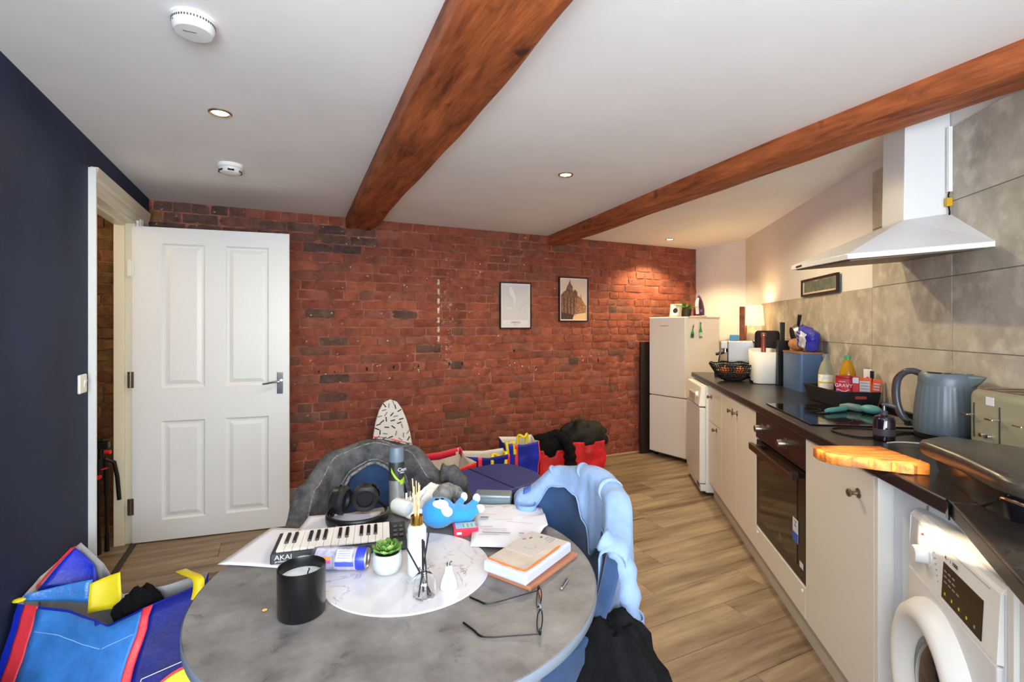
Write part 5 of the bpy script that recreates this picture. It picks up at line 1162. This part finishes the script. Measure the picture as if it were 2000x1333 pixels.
make_chair((.612, 1.232, 0), rad(5), 'blue velvet tub chair right of the table with the pale blue shirt over its back')
def drape(name, label, cat, m, loc, rz, t0, t1, inner, outer, sd, nt_=64, solid=.005, wr=.008, m_in=None):
    """cloth laid over the rim of a chair back: inner/outer give the hanging lengths on the seat side and outside, by angle"""
    NI, NTOP, NO = 14, 8, 16
    def f(u, v):
        a = t0+(t1-t0)*u; h = lerp_tab(HT, a)+.006; k = v*(NI+NTOP+NO); R2 = .036
        li = lerp_tab(inner, a); lo = lerp_tab(outer, a)
        fold = wr*nz(a*.06+sd, k*.10, sd)+wr*.6*nz(a*.16, k*.05, sd+7)
        if k <= NI: dz = -li*(1-k/NI); off = -R2+fold*(1-k/NI*.7)-.004*abs(fold)/wr; 
        elif k <= NI+NTOP:
            g = PI*(k-NI)/NTOP; dz = .026*sin(g); off = -R2*cos(g)+fold*.3
        else:
            q = (k-NI-NTOP)/NO; dz = -lo*q; off = R2+.012*q+abs(fold)*(.4+q)
        p = back_pt(a, h+dz, off); p.z += .006*nz(a*.09, sd, 3) if k in (0,) else 0
        return p
    b = MB(); b.grid(f, nt_, NI+NTOP+NO); o = b.build(name, [m, m_in or m], None, smooth=80, solid=solid, soff=1, loc=loc, rz=rz, moff=1 if m_in else 0); tag(o, label, cat); return o, f
denim = mat('washed_black_denim', (100, 98, 97), .9, var=(22, .4), bump=(120, .6), col2=(54, 53, 55))
seamm = mat('denim_seam', (150, 146, 142), .9, var=(90, .4), col2=(70, 68, 68))
inn = [(-66, .16), (-50, .20), (-40, .19), (-26, .085), (0, .055), (20, .07), (34, .13), (44, .25), (56, .28), (78, .26)]
out = [(-66, .30), (0, .36), (66, .34)]
jk, jf = drape('denim_jacket', 'washed black denim jacket draped over the chair behind the table', 'jacket', denim, (.30, 1.66, 0), rad(83), -68, 82, inn, out, 3, wr=.010)
NT = 38
def along(fn, us, v, off=.004):
    out = []
    for u in us:
        p = fn(u, v); c = Vector((p.x, p.y, 0)).normalized()*(-off if v < .45 else off); out.append(p+c)
    return out
b = MB(); b.tube(along(jf, [i/60 for i in range(61)], .004, .004), .0055, 7); b.build('hem', seamm, jk)
b = MB(); b.tube(along(jf, [i/60 for i in range(61)], .10, .007), .0022, 5); b.build('seam', seamm, jk)
b = MB(); b.tube([Vector(jf(.5+.42*(i/40-.5)*2, .37+.03*sin(PI*i/40)))+Vector((0, 0, .007)) for i in range(41)], .0022, 5); b.build('seam', seamm, jk)
b = MB(); b.tube([Vector(jf(.34+.10*cos(2*PI*i/24), .46+.045*sin(2*PI*i/24)))+Vector((-.004, 0, .007)) for i in range(24)], .0018, 5, closed=True); b.build('pocket_seam', seamm, jk)
red_p = mat('coral_print', (214, 62, 78), .8, bump=(100, .3))
for u0, w in ((.44, .028), (.33, .05)):
    b = MB(); b.grid(lambda u, v: Vector(jf(u0-w/2+w*u, .455+.10*v*(1-.5*abs(u-.5)*2)))+Vector((-.001, 0, .0085)), 8, 6); lab(b.build('print_patch', red_p, jk, smooth=80), 'coral red print on the grey denim')
# sleeve of the jacket hanging on the right
b = MB(); P0 = back_pt(-62, .78, .03); pts = spline([P0+Vector((.0, .03, .02)), P0+Vector((-.01, -.03, .0)), P0+Vector((-.03, -.05, -.10)), P0+Vector((-.05, -.05, -.22))], 6)
b.tube(pts, [.034+.006*sin(i*1.9) for i in range(len(pts))], 14); b.build('sleeve', denim, jk, smooth=80)
# pale blue shirt
shirt = mat('pale_blue_cotton', (134, 160, 196), .85, var=(7, .1), bump=(16, .5), sheen=.1)
shirt_in = mat('shirt_inside', (122, 158, 200), .9)
inn = [(-62, .10), (-56, .12), (-48, .115), (-38, .085), (-26, .09), (-18, .17), (-9, .215), (0, .14), (10, .06), (22, .03), (34, .03), (44, .05), (56, .09), (62, .10)]
out = [(-62, .20), (-30, .30), (0, .34), (40, .30), (62, .18)]
sh, sf = drape('blue_shirt', 'pale blue shirt hung over the back of the chair right of the table', 'shirt', shirt, (.612, 1.232, 0), rad(5), -62, 62, inn, out, 11, solid=.002, wr=.011)
b = MB(); b.tube(along(sf, [i/60 for i in range(61)], .004, .003), .0025, 6); b.build('hem', shirt, sh)
for (u0, v0, v1) in ((.30, .30, .55), (.55, .34, .58), (.74, .36, .56)):
    b = MB(); b.tube([Vector(sf(u0+.05*sin(2*i/10), v0+(v1-v0)*i/12))+Vector((0, 0, .002)) for i in range(13)], [.0015+.005*sin(PI*i/12) for i in range(13)], 8); b.build('crease', shirt, sh, smooth=80)
b = MB(); b.grid(lambda u, v: Vector(sf(.90+.045*u, .40+.05*v))+Vector((0, 0, .005)), 3, 2); lab(b.build('size_label', mat('label_blue', (60, 100, 170), .8), sh, smooth=80, solid=.001), 'small darker blue label')
# collar loop at the left end
cc = back_pt(54, .79, -.045); b = MB()
b.grid(lambda u, v: (cc.x+(.030+.006*sin(4*PI*u))*cos(2*PI*u)-.012*v, cc.y-.012+.036*sin(2*PI*u), cc.z-.012-.06*v*(1+.25*cos(2*PI*u))), 28, 5, cu=True); b.build('collar', shirt_in, sh, smooth=80, solid=.004)
P0 = back_pt(-60, .75, .02); b = MB()
pts = spline([P0+Vector((-.01, .06, .045)), P0+Vector((.012, .018, .02)), P0+Vector((.014, -.012, -.05)), P0+Vector((.010, -.020, -.13))], 7)
b.tube(pts, [.026+.004*sin(i*1.3) for i in range(len(pts))], 16); b.build('sleeve', shirt, sh, smooth=80)
e = pts[-1]; b = MB(); b.grid(lambda u, v: (e.x+.034*cos(2*PI*u), e.y+.030*sin(2*PI*u), e.z+.012-.055*v+.004*sin(4*PI*u)), 28, 4, cu=True); b.build('cuff', shirt, sh, smooth=80, solid=.004)
def crumple2(name, label, cat, m, loc, rz, R3, sd, amp=.3, freq=1.8, flat=.5, nu=44, nv=26, ridg=0.0):
    b = MB()
    def f(u, v):
        a = 2*PI*u; p = PI*v; x, y, z = sin(p)*cos(a), sin(p)*sin(a), -cos(p)
        k = 1+amp*nz(x*freq+sd, y*freq, z*freq*.7)+amp*.35*nz(x*freq*3, y*freq*3+sd, z*freq*1.2)+ridg*abs(nz(x*4+sd, y*4, z*1.5))
        return (x*R3[0]*k, y*R3[1]*k, max(z*R3[2]*k, -R3[2]*flat)+R3[2]*flat)
    b.grid(f, nu, nv, cu=True); o = b.build(name, m, None, smooth=60, loc=loc, rz=rz); return tag(o, label, cat)
crumple2('black_coat', 'black cotton coat bundled over the near side of the right-hand chair', 'coat', black_cloth, (.715, .93, .225), rad(20), (.10, .15, .225), 5, .2, 1.7, .9, ridg=.2)
crumple2('jeans', 'folded blue jeans on the seat of the right-hand chair under the table', 'jeans', mat('blue_denim', (72, 100, 140), .9, var=(20, .35), bump=(120, .4)), (.60, 1.09, .478), rad(30), (.11, .085, .06), 8, .22, 2, .4)

# ================================================================ BAGS
blue_b = mat('bag_blue', (22, 44, 186), .42, var=(4, .25), bump=(14, .5)); navy_b = mat('bag_navy', (18, 30, 136), .48, spec=.3, var=(5, .3), bump=(14, .5)); light_b = mat('bag_light_blue', (64, 136, 222), .28, var=(4, .2), bump=(12, .6))
red_b = mat('bag_red', (210, 34, 38), .4, var=(6, .2), bump=(18, .6)); stripe_r = mat('stripe_red', (226, 60, 72), .35, bump=(14, .4)); white_in = mat('bag_white_lining', (214, 208, 200), .6, bump=(30, .3)); yellow_b = mat('handle_yellow', (236, 216, 30), .5)
class Bag:
    def __init__(s, name, label, top, bot, m, m_in, sd, bulge=.02, group=None, nv=14, per=8):
        s.top = [Vector(p) for p in top]; s.bot = [Vector(p) for p in bot]; s.n = len(top); s.sd = sd; s.bulge = bulge
        s.c = sum(s.bot, Vector())/s.n
        s.o = thing(name, label, 'bag', s.c, 0, group)
        b = MB(); N = s.n*per; b.grid(lambda u, v: s.S(u*s.n, v), N, nv, cu=True)
        k = len(b.v); b.add([s.S(i/per, 0) for i in range(N)], [tuple(range(N-1, -1, -1))])
        s.body = b.build('body', [m, m_in], s.o, smooth=50, solid=.0025, moff=1, soff=-1)
    def S(s, t, v, off=0):
        i = int(t) % s.n; f = t-int(t); j = (i+1) % s.n; f = f*f*(3-2*f)*.35+f*.65
        p = (s.bot[i]*(1-f)+s.bot[j]*f)*(1-v)+(s.top[i]*(1-f)+s.top[j]*f)*v
        d = Vector((p.x-s.c.x, p.y-s.c.y, 0)); d.normalize()
        w = s.bulge*sin(PI*min(v*1.1, 1))*(.6+nz(p.x*7+s.sd, p.y*7, p.z*9))+.006*nz(p.x*20, p.y*20+s.sd, p.z*16)
        return p+d*(w+off)-s.c
    def patch(s, name, m, t0, t1, v0, v1, off=.002, nu=6, nv=14, slant=0):
        b = MB(); b.grid(lambda u, v: s.S(t0+(t1-t0)*u+slant*(v0+(v1-v0)*v), v0+(v1-v0)*v, off), nu, nv); return b.build(name, m, s.o, smooth=60, solid=.001, soff=1)
    def handle(s, m, t0, t1, h, w=.03, lean=(0, 0), inside=False, name='handle'):
        a, c = s.S(t0, .9, -.006 if inside else .004), s.S(t1, .9, -.006 if inside else .004); L = Vector((lean[0], lean[1], 0))
        P = spline([a+Vector((0, 0, -.05)), a+Vector((0, 0, .05))+L*.3, (a+c)/2+Vector((0, 0, h))+L, c+Vector((0, 0, .05))+L*.3, c+Vector((0, 0, -.05))], 6)
        d = (c-a).normalized(); n = d.cross(Vector((0, 0, 1)))
        b = MB()
        def f(u, v):
            k = u*(len(P)-1); i = min(int(k), len(P)-2); p = P[i]+(P[i+1]-P[i])*(k-i); tg = (P[min(i+1, len(P)-1)]-P[max(i-1, 0)]).normalized(); sd_ = tg.cross(n).normalized(); return p+sd_*w*(v-.5)
        b.grid(f, 24, 2); return b.build(name, m, s.o, smooth=80, solid=.003)
# large bag at the lower left
top = [(-.785, 2.20, .42), (-.62, 2.11, .405), (-.50, 2.035, .365), (-.405, 2.03, .40), (-.235, 2.07, .43), (-.225, 2.15, .432), (-.36, 2.175, .40), (-.50, 2.20, .385), (-.60, 2.38, .44), (-.69, 2.46, .505), (-.785, 2.38, .43)]
bot = [(-.77, 1.90, 0), (-.68, 1.80, 0), (-.60, 1.77, 0), (-.50, 1.77, 0), (-.33, 1.80, 0), (-.29, 2.10, 0), (-.36, 2.28, 0), (-.46, 2.28, 0), (-.56, 2.28, 0), (-.66, 2.28, 0), (-.74, 2.26, 0)]
B1 = Bag('shopping_bag', 'large blue shopping bag with red stripes and a round yellow emblem, lower left', top, bot, blue_b, mat('bag_grey_lining', (172, 170, 170), .5), 1, .02)
B1.patch('light_panel', light_b, .42, 2.95, .02, .985, .003, 20); B1.patch('stripe', stripe_r, .20, .44, 0, 1.0, .005); B1.patch('stripe', stripe_r, 2.92, 3.16, 0, 1.0, .005); B1.patch('navy_panel', navy_b, 3.17, 4.25, .02, .99, .003, 12); B1.patch('stripe', stripe_r, 9.0, 9.35, .5, 1.0, .004)
b = MB(); b.tube([B1.S(2.0, v/20, .006) for v in range(1, 20)], .003, 6); b.build('seam', light_b, B1.o)
b = MB(); b.tube([B1.S(.5+2.3*k/30, .86, .006) for k in range(31)], .0012, 5); b.build('stitching', mat('stitch_pale', (150, 200, 240), .6), B1.o)
def fr_patch(P, m, name, nu=8, nv=6):
    P = [Vector(p)-B1.c for p in P]; b = MB()
    b.grid(lambda u, v: (P[0]*(1-u)+P[1]*u)*(1-v)+(P[3]*(1-u)+P[2]*u)*v+Vector((0, .008*sin(PI*u), .004*sin(PI*v))), nu, nv); return b.build(name, m, B1.o, smooth=80, solid=.002)
fr_patch([(-.775, 2.33, .40), (-.60, 2.34, .36), (-.625, 2.37, .44), (-.695, 2.41, .507)], blue_b, 'gusset_fold')
fr_patch([(-.705, 2.405, .508), (-.69, 2.405, .51), (-.775, 2.32, .41), (-.785, 2.33, .41)], stripe_r, 'binding')
fr_patch([(-.79, 2.245, .405), (-.60, 2.235, .36), (-.60, 2.255, .435), (-.785, 2.25, .425)], light_b, 'inner_flap')
fr_patch([(-.60, 2.20, .34), (-.50, 2.19, .34), (-.515, 2.23, .455), (-.60, 2.225, .432)], yellow_b, 'handle')
b = MB(); P_ = [Vector(p)-B1.c for p in ((-.325, 2.20, .435), (-.30, 2.14, .447), (-.255, 2.065, .452), (-.25, 2.045, .42), (-.262, 2.035, .36), (-.275, 2.025, .29))]
SP = spline(P_, 5); b.grid(lambda u, v: SP[int(round(u*(len(SP)-1)))]+Vector((.034, .0, .004))*(v-.5), len(SP)-1, 2); b.build('handle', yellow_b, B1.o, smooth=80, solid=.003)
b = MB(); b.ell(Vector((-.785, 2.215, .424))-B1.c, (.018, .014, .006)); b.build('handle_end', yellow_b, B1.o)
# emblem on the right part of the front
E0 = B1.S(3.86, .33, .008)
ex = (B1.S(4.0, .33, .008)-B1.S(3.4, .33, .008)).normalized(); ez = (B1.S(3.8, .6, .008)-B1.S(3.8, .1, .008)).normalized(); en = ex.cross(ez).normalized()
def disc(r0, r1, m, off, name):
    b = MB(); N = 48; vs = []; fs = []
    if r0 == 0: vs = [E0+(ex*cos(2*PI*i/N)+ez*sin(2*PI*i/N))*r1+en*off for i in range(N)]; fs = [tuple(range(N))]
    else:
        vs = [E0+(ex*cos(2*PI*i/N)+ez*sin(2*PI*i/N))*r+en*off for r in (r0, r1) for i in range(N)]; fs = [(i, (i+1) % N, N+(i+1) % N, N+i) for i in range(N)]
    b.add(vs, fs); return b.build(name, m, B1.o, smooth=0, solid=.001, soff=1)
disc(0, .098, yellow_b, .006, 'emblem'); disc(.096, .106, mat('emblem_red', (214, 26, 36), .45), .007, 'emblem_ring')
def flat(poly, m, name, off=.0085):
    b = MB(); b.add([E0+ex*x+ez*y+en*off for x, y in poly], [tuple(range(len(poly)))]); return b.build(name, m, B1.o, smooth=0)
er = mat('emblem_letter_red', (200, 30, 40), .5); eb = mat('emblem_letter_blue', (36, 50, 150), .5)
flat([(-.078, .034), (-.058, .034), (-.058, -.016), (-.030, -.016), (-.030, -.034), (-.078, -.034)], eb, 'letter')
flat([(-.022, .005), (-.004, .005), (-.004, -.034), (-.022, -.034)], er, 'letter'); flat([(-.013+.013*cos(a), .024+.013*sin(a)) for a in [k*PI/8 for k in range(16)]], er, 'letter_dot')
flat([(.002, .034), (.024, .034), (.040, .014), (.040, -.014), (.024, -.034), (.002, -.034)], eb, 'letter'); flat([(.046, .034), (.060, .034), (.060, -.016), (.080, -.016), (.080, -.034), (.046, -.034)], eb, 'letter')
for a, c in (((-.115, -.16), (-.115, .12)), ((-.115, .12), (.115, .125))):
    b = MB(); b.tube([E0+ex*a[0]+ez*a[1]+en*.006, E0+ex*c[0]+ez*c[1]+en*.006], .0016, 6); b.build('frame_line', paper_white, B1.o)
crumple2('black_garment', 'black garment showing in the top of the large blue bag', 'clothing', black_cloth, (-.43, 2.12, .31), 0, (.07, .035, .075), 12, .35, 2.4, .6)
crumple2('black_backpack', 'black fabric bag at the lower left corner beside the large blue bag', 'bag', mat('black_fabric', (24, 24, 28), .9, var=(50, .4), bump=(120, .4)), (-.70, 1.62, 0), 0, (.12, .24, .22), 2, .16, 1.6, .95)
# bags along the brick wall
def rect_bag(name, label, x0, x1, y0, y1, zf, zb, m, m_in, sd, rz=0, fl=.03, group=None, sag=.02, bulge=.02):
    c = Vector(((x0+x1)/2, (y0+y1)/2, 0)); R_ = Matrix.Rotation(rz, 3, 'Z')
    def q(x, y, z): return R_ @ (Vector((x, y, z))-c)+c
    top = [q(x0-fl, y0-fl*.5, zf), q((x0+x1)/2, y0-fl*.7, zf-sag), q(x1+fl, y0-fl*.5, zf), q(x1+fl*.7, (y0+y1)/2, (zf+zb)/2-sag), q(x1+fl, y1+fl*.3, zb), q((x0+x1)/2, y1+fl*.3, zb-sag*.6), q(x0-fl, y1+fl*.3, zb), q(x0-fl*.7, (y0+y1)/2, (zf+zb)/2-sag)]
    bot = [q(x0, y0, 0), q((x0+x1)/2, y0, 0), q(x1, y0, 0), q(x1, (y0+y1)/2, 0), q(x1, y1, 0), q((x0+x1)/2, y1, 0), q(x0, y1, 0), q(x0, (y0+y1)/2, 0)]
    return Bag(name, label, top, bot, m, m_in, sd, bulge, group)
wall_bags = 'shopping bags along the brick wall'
B = rect_bag('shopping_bag', 'upright blue bag with a red stripe and yellow handles, against the brick wall', 1.73, 1.99, 3.66, 3.84, .385, .40, blue_b, white_in, 3, rad(-8), .02, wall_bags)
B.patch('stripe', stripe_r, .55, .70, 0, 1, .004); B.patch('stripe', stripe_r, 1.9, 1.99, 0, 1, .004); B.patch('stripe', stripe_r, 5.0, 5.2, .5, 1, .004)
B.handle(yellow_b, .2, .55, .02, .024, (-.03, .03)); B.handle(yellow_b, 4.3, 4.8, .035, .024, (.0, -.04), True)
B = rect_bag('shopping_bag', 'open blue bag with two red stripes beside the red and white bag', 1.33, 1.60, 3.44, 3.62, .375, .37, navy_b, white_in, 4, rad(-10), .03, wall_bags)
B.patch('stripe', stripe_r, .5, .66, 0, 1, .004); B.patch('stripe', stripe_r, 1.86, 1.98, 0, 1, .004); B.patch('stripe', stripe_r, 5.0, 5.25, .5, 1, .004); B.handle(yellow_b, 1.2, 1.75, .015, .024, (.03, .05))
B = rect_bag('shopping_bag', 'gaping red bag with a white lining and yellow strap, left of the blue bags', .95, 1.24, 3.28, 3.46, .37, .44, red_b, mat('bag_cream_lining', (206, 196, 186), .6, bump=(30, .3)), 6, rad(14), .04, wall_bags, .02)
B.patch('binding', mat('crimson_binding', (206, 30, 62), .5), 3.6, 6.4, .88, 1.0, -.005, 30, 2); B.handle(yellow_b, 6.1, 6.9, .04, .03, (.03, -.03))
B = rect_bag('shopping_bag', 'crimson bag with an orange strap, half hidden behind the spray can', .68, .86, 2.98, 3.18, .40, .47, mat('bag_crimson', (186, 18, 44), .45, bump=(16, .5)), white_in, 7, rad(10), .03, wall_bags)
B.handle(mat('strap_orange', (230, 96, 30), .5), .5, 1.8, .05, .03, (0, -.03)); B.patch('black_patch', black_cloth, 1.05, 1.5, .55, .85, .004)
B = rect_bag('shopping_bag', 'shiny red bag nearest the fridge, stuffed with a black padded coat', 2.42, 2.70, 3.70, 3.94, .315, .32, red_b, red_b, 9, rad(-14), .02, wall_bags, .01, .03)
B.patch('print', mat('pale_print', (226, 160, 150), .5), .2, .5, .12, .16, .004)
B = rect_bag('shopping_bag', 'shiny red bag with black clothes hanging out over its front, next to the blue bags', 2.10, 2.36, 3.72, 3.97, .27, .28, red_b, red_b, 10, rad(-10), .02, wall_bags, .01, .03)
B.patch('print', mat('pale_print2', (226, 160, 150), .5), .15, .3, .10, .2, .004)
puffy = mat('black_padded', (14, 13, 14), .7, var=(30, .3), bump=(40, .7))
crumple2('padded_coat', 'black padded coat stuffed in the top of the red bag nearest the fridge', 'coat', puffy, (2.565, 3.82, .265), rad(-12), (.215, .14, .14), 21, .22, 2, .5, ridg=.12)
o = crumple2('black_jumper', 'black jumper piled on the second red bag with one sleeve hanging down', 'jumper', black_cloth, (2.215, 3.83, .20), rad(-10), (.18, .13, .14), 33, .25, 2, .4, ridg=.15)
b = MB(); P_ = [Vector(p) for p in spline([Vector(p) for p in ((.02, -.02, .16), (.09, -.12, .155), (.115, -.175, .08), (.12, -.185, -.02), (.125, -.19, -.11))], 6)]
b.tube(P_, [.05+.008*sin(i*1.7) for i in range(len(P_))], 14); b.build('sleeve', black_cloth, o, smooth=70)
# navy cool bag
navy_c = mat('cool_bag_navy', (50, 58, 128), .6, var=(4, .12), bump=(160, .15))
t = thing('cool_bag', 'navy blue soft case with its padded lid half open, on the floor behind the table', 'case', (1.19, 2.83, 0), rad(15))
b = MB(); 
for x0, x1, y0, y1 in ((-.27, .27, -.20, -.185), (-.27, .27, .185, .20), (-.27, -.255, -.185, .185), (.255, .27, -.185, .185)): b.bx(x0, x1, y0, y1, .0, .33)
b.bx(-.255, .255, -.185, .185, 0, .01); b.build('case', navy_c, t, smooth=0)
b = MB(); b.T = Matrix.Translation((-.01, .20, .385)) @ Matrix.Rotation(rad(1.5), 4, 'X'); b.prism([(.315*x, -.235+.235*y) for x, y in rsq(1, 40)], 0, .035); l_ = b.build('lid', navy_c, t, smooth=40, bevel=.012, seg=3)
b = MB(); b.T = Matrix.Translation((-.01, .20, .385)) @ Matrix.Rotation(rad(1.5), 4, 'X'); b.bx(-.006, .006, -.46, -.01, .0345, .037); b.build('lid_groove', mat('cool_bag_line', (24, 30, 76), .6), l_, smooth=0)
b = MB(); b.T = Matrix.Translation((-.01, .20, .385)) @ Matrix.Rotation(rad(1.5), 4, 'X'); b.tube([Vector((.318*x, -.235+.238*y, .018)) for x, y in rsq(1, 40)], .0035, 6, closed=True); b.build('zip', mat('zip_blue', (60, 66, 140), .5), l_)
crumple2('black_fur', 'black fluffy garment bulging from the open navy case', 'clothing', mat('black_fur', (16, 14, 14), .95, bump=(160, 1)), (1.33, 2.72, .19), rad(20), (.16, .13, .13), 44, .2, 3, .5)
# ironing board
ib = thing('ironing_board', 'ironing board with a white cover of black and grey dashes leaning on the brick wall', 'ironing board', (.848, 3.90, 0))
TI = Matrix.Rotation(rad(-15.5), 4, 'X')
prof = [(-.155, .02), (-.160, .25), (-.158, .40), (-.148, .50), (-.126, .60), (-.094, .69), (-.055, .752), (0, .775), (.055, .752), (.094, .69), (.126, .60), (.148, .50), (.158, .40), (.160, .25), (.155, .02)]
b = MB(); b.T = TI; b.hexa([(x, 0, z) for x, z in prof], [(x, .028, z) for x, z in prof]); cov = b.build('cover', mat('board_cover', (226, 226, 228), .85), ib, smooth=35, bevel=.006)
b1 = MB(); b2 = MB(); b1.T = TI; b2.T = TI; r_ = random.Random(5); pts = []
while len(pts) < 58:
    x, z = r_.uniform(-.15, .15), r_.uniform(.25, .765)
    if abs(x) > lerp_tab([(.25, .148), (.40, .146), (.50, .136), (.60, .114), (.69, .082), (.74, .04), (.775, .0)], z): continue
    if any((x-p[0])**2+(z-p[1])**2 < .034**2 for p in pts): continue
    pts.append((x, z)); (b1 if r_.random() < .62 else b2).box(0, (.038, .0012, .0092), M=Matrix.Translation((x, -.0004, z)) @ Matrix.Rotation(r_.uniform(0, PI), 4, 'Y'))
stuff(b1.build('black_dashes', ink, cov, smooth=0)); stuff(b2.build('grey_dashes', mat('dash_grey', (140, 140, 144), .8), cov, smooth=0))
b = MB(); b.T = TI; b.tube([(-.09, .035, .0), (-.09, .035, .65), (.09, .035, .65), (.09, .035, .0)], .009, 8); b.build('folded_leg', nickel, ib)
# ================================================================ PICTURES ON THE BRICK
def picture(name, label, x0, x1, z0, z1, roll=0):
    t = thing(name, label, 'picture', ((x0+x1)/2, 4.163, (z0+z1)/2)); t.rotation_euler = (0, roll, 0); w, h = (x1-x0)/2, (z1-z0)/2; b = MB(); f = .011
    for a in ((-w, w, -h, -h+f), (-w, w, h-f, h), (-w, -w+f, -h+f, h-f), (w-f, w, -h+f, h-f)): b.bx(a[0], a[1], -.018, -.001, a[2], a[3])
    b.build('frame', black_plastic, t, smooth=0, bevel=.001); b = MB(); b.bx(-w+f, w-f, -.010, -.003, -h+f, h-f); return t, b.build('print', mat('print_paper', (214, 210, 214), .5), t, smooth=0), w-f, h-f
def pm(c, r=.6, v=None, c2=None): return mat('print_ink', c, r, var=v, col2=c2)
t, p, w, h = picture('map_print', 'framed pale city map poster titled LIVERPOOL, the left of two pictures on the brick', 1.864, 2.192, 1.328, 1.765)
def poly(parent, pts, y, m, name): b = MB(); b.add([(x, y, z) for x, z in pts], [tuple(range(len(pts)))]); return b.build(name, m, parent, smooth=0)
poly(p, [(-w+.02, -h+.07), (w-.02, -h+.07), (w-.02, h-.02), (-w+.02, h-.02)], -.0104, pm((196, 194, 200)), 'map_area')
b = MB(); b.tube([(-w+.018, -.0105, -h+.02), (w-.018, -.0105, -h+.02), (w-.018, -.0105, h-.016), (-w+.018, -.0105, h-.016)], .0008, 4, closed=True); b.build('border_line', grey_ink, p)
b = MB(); P_ = spline([Vector((x, 0, z)) for x, z in ((-.055, .175), (-.04, .12), (-.015, .07), (-.01, .0), (-.03, -.03), (-.09, -.02))], 6); W_ = [.012+.010*sin(i*.25) for i in range(len(P_))]
b.add([(q.x-W_[i], -.0107, q.z) for i, q in enumerate(P_)]+[(q.x+W_[i], -.0107, q.z) for i, q in enumerate(P_)], [(i, i+1, len(P_)+i+1, len(P_)+i) for i in range(len(P_)-1)]); b.build('river', pm((214, 214, 218)), p, smooth=0)
b = MB(); r_ = random.Random(3)
for k in range(34):
    x, z, a, L = r_.uniform(-.10, .11), r_.uniform(-.11, .17), r_.choice([.4, 1.9, 1.2, 2.7]), r_.uniform(.03, .09)
    dx, dz = cos(a)*L/2, sin(a)*L/2
    if abs(x)+abs(dx) < w-.022 and z+abs(dz) < h-.022 and z-abs(dz) > -h+.075: b.tube([(x-dx, -.0108, z-dz), (x+dx, -.0108, z+dz)], .0007, 4)
stuff(b.build('streets', pm((182, 180, 186)), p))
text('lettering', 'LIVERPOOL', .024, ink, p, (0, -.0106, -h+.048), (PI/2, 0, 0), sx=.82); text('lettering', 'ENGLAND', .010, grey_ink, p, (0, -.0106, -h+.030), (PI/2, 0, 0)); text('lettering', '53.4084 N / 2.9916 W', .006, grey_ink, p, (0, -.0106, -h+.020), (PI/2, 0, 0))
t, p, w, h = picture('building_print', 'framed sepia print of a tall tower building, right of the map poster on the brick', 2.501, 2.843, 1.398, 1.841)
m_ = .012
poly(p, [(-w+m_, -h+m_), (w-m_, -h+m_), (w-m_, h-m_), (-w+m_, h-m_)], -.0103, pm((206, 186, 172)), 'sky')
bd = pm((120, 84, 68), v=(60, .35)); bd2 = pm((160, 112, 78), v=(60, .3)); bd3 = pm((74, 52, 46), v=(60, .35))
poly(p, [(-.01, -h+m_), (w-m_, -h+m_), (w-m_, -.145), (-.01, -.16)], -.0105, pm((224, 176, 120)), 'street')
poly(p, [(-.02, -.155), (w-m_, -.13), (w-m_, -.065), (.10, .0), (.09, .02), (.085, .065), (.08, .02), (.06, .03), (.02, .06), (-.02, .07)], -.0106, bd2, 'long_facade')
poly(p, [(-w+m_, -h+m_), (-.015, -h+m_), (.03, -.10), (.045, .07), (.02, .10), (-.01, .085), (-.012, .13), (-.03, .15), (-.04, .18), (-.045, .205), (-.05, .18), (-.062, .15), (-.078, .13), (-.09, .09), (-.12, .07), (-w+m_, .04)], -.0108, bd, 'tower_block')
for k in range(9):
    x = -.135+.019*k; poly(p, [(x, -.16), (x+.007, -.16), (x+.008, .02), (x+.001, .02)], -.0110, bd3 if k % 2 else bd2, 'column')
poly(p, [(-w+m_, -h+m_), (-.01, -h+m_), (-.01, -.15), (-w+m_, -.13)], -.0111, bd3, 'arcade')
# ================================================================ TRIPOD IN THE HALL
t = thing('tripod', 'folded black tripod with red knobs standing in the hall beyond the doorway', 'tripod', (-.945, 3.70, 0))
for k in range(3):
    a = 2*PI*k/3+.4; b = MB(); b.cyl((.026*cos(a), .026*sin(a), .33), (.022*cos(a), .022*sin(a), .56), .011, .013, 12); b.cyl((.028*cos(a), .028*sin(a), 0), (.026*cos(a), .026*sin(a), .33), .009, .009, 12); lg = b.build('leg', black_plastic, t)
    b = MB(); b.cyl((.028*cos(a), .028*sin(a), 0), (.028*cos(a), .028*sin(a), .10), .013, .013, 12); b.build('foot', black_plastic, lg)
b = MB(); b.cyl((0, 0, .50), (0, 0, .64), .016, .014); b.build('column', black_plastic, t)
b = MB(); b.bx(-.03, .04, -.025, .025, .62, .66); b.bx(-.02, .02, -.02, .02, .66, .68); b.build('head', black_plastic, t, smooth=0, bevel=.006)
rk = mat('red_knob', (220, 40, 36), .4)
for p_, q_ in (((.02, -.01, .60), (.05, -.02, .60)), ((.0, -.025, .46), (.0, -.05, .46))):
    b = MB(); b.cyl(p_, q_, .012); b.build('knob', rk, t)
b = MB(); b.lathe([(.032, .50), (.032, .505)], 20); b.build('red_ring', rk, t)
b = MB(); b.tube([(.02, 0, .56), (.06, .01, .53), (.075, .01, .44), (.085, .01, .30)], .011, 8); b.build('pan_handle', black_plastic, t)
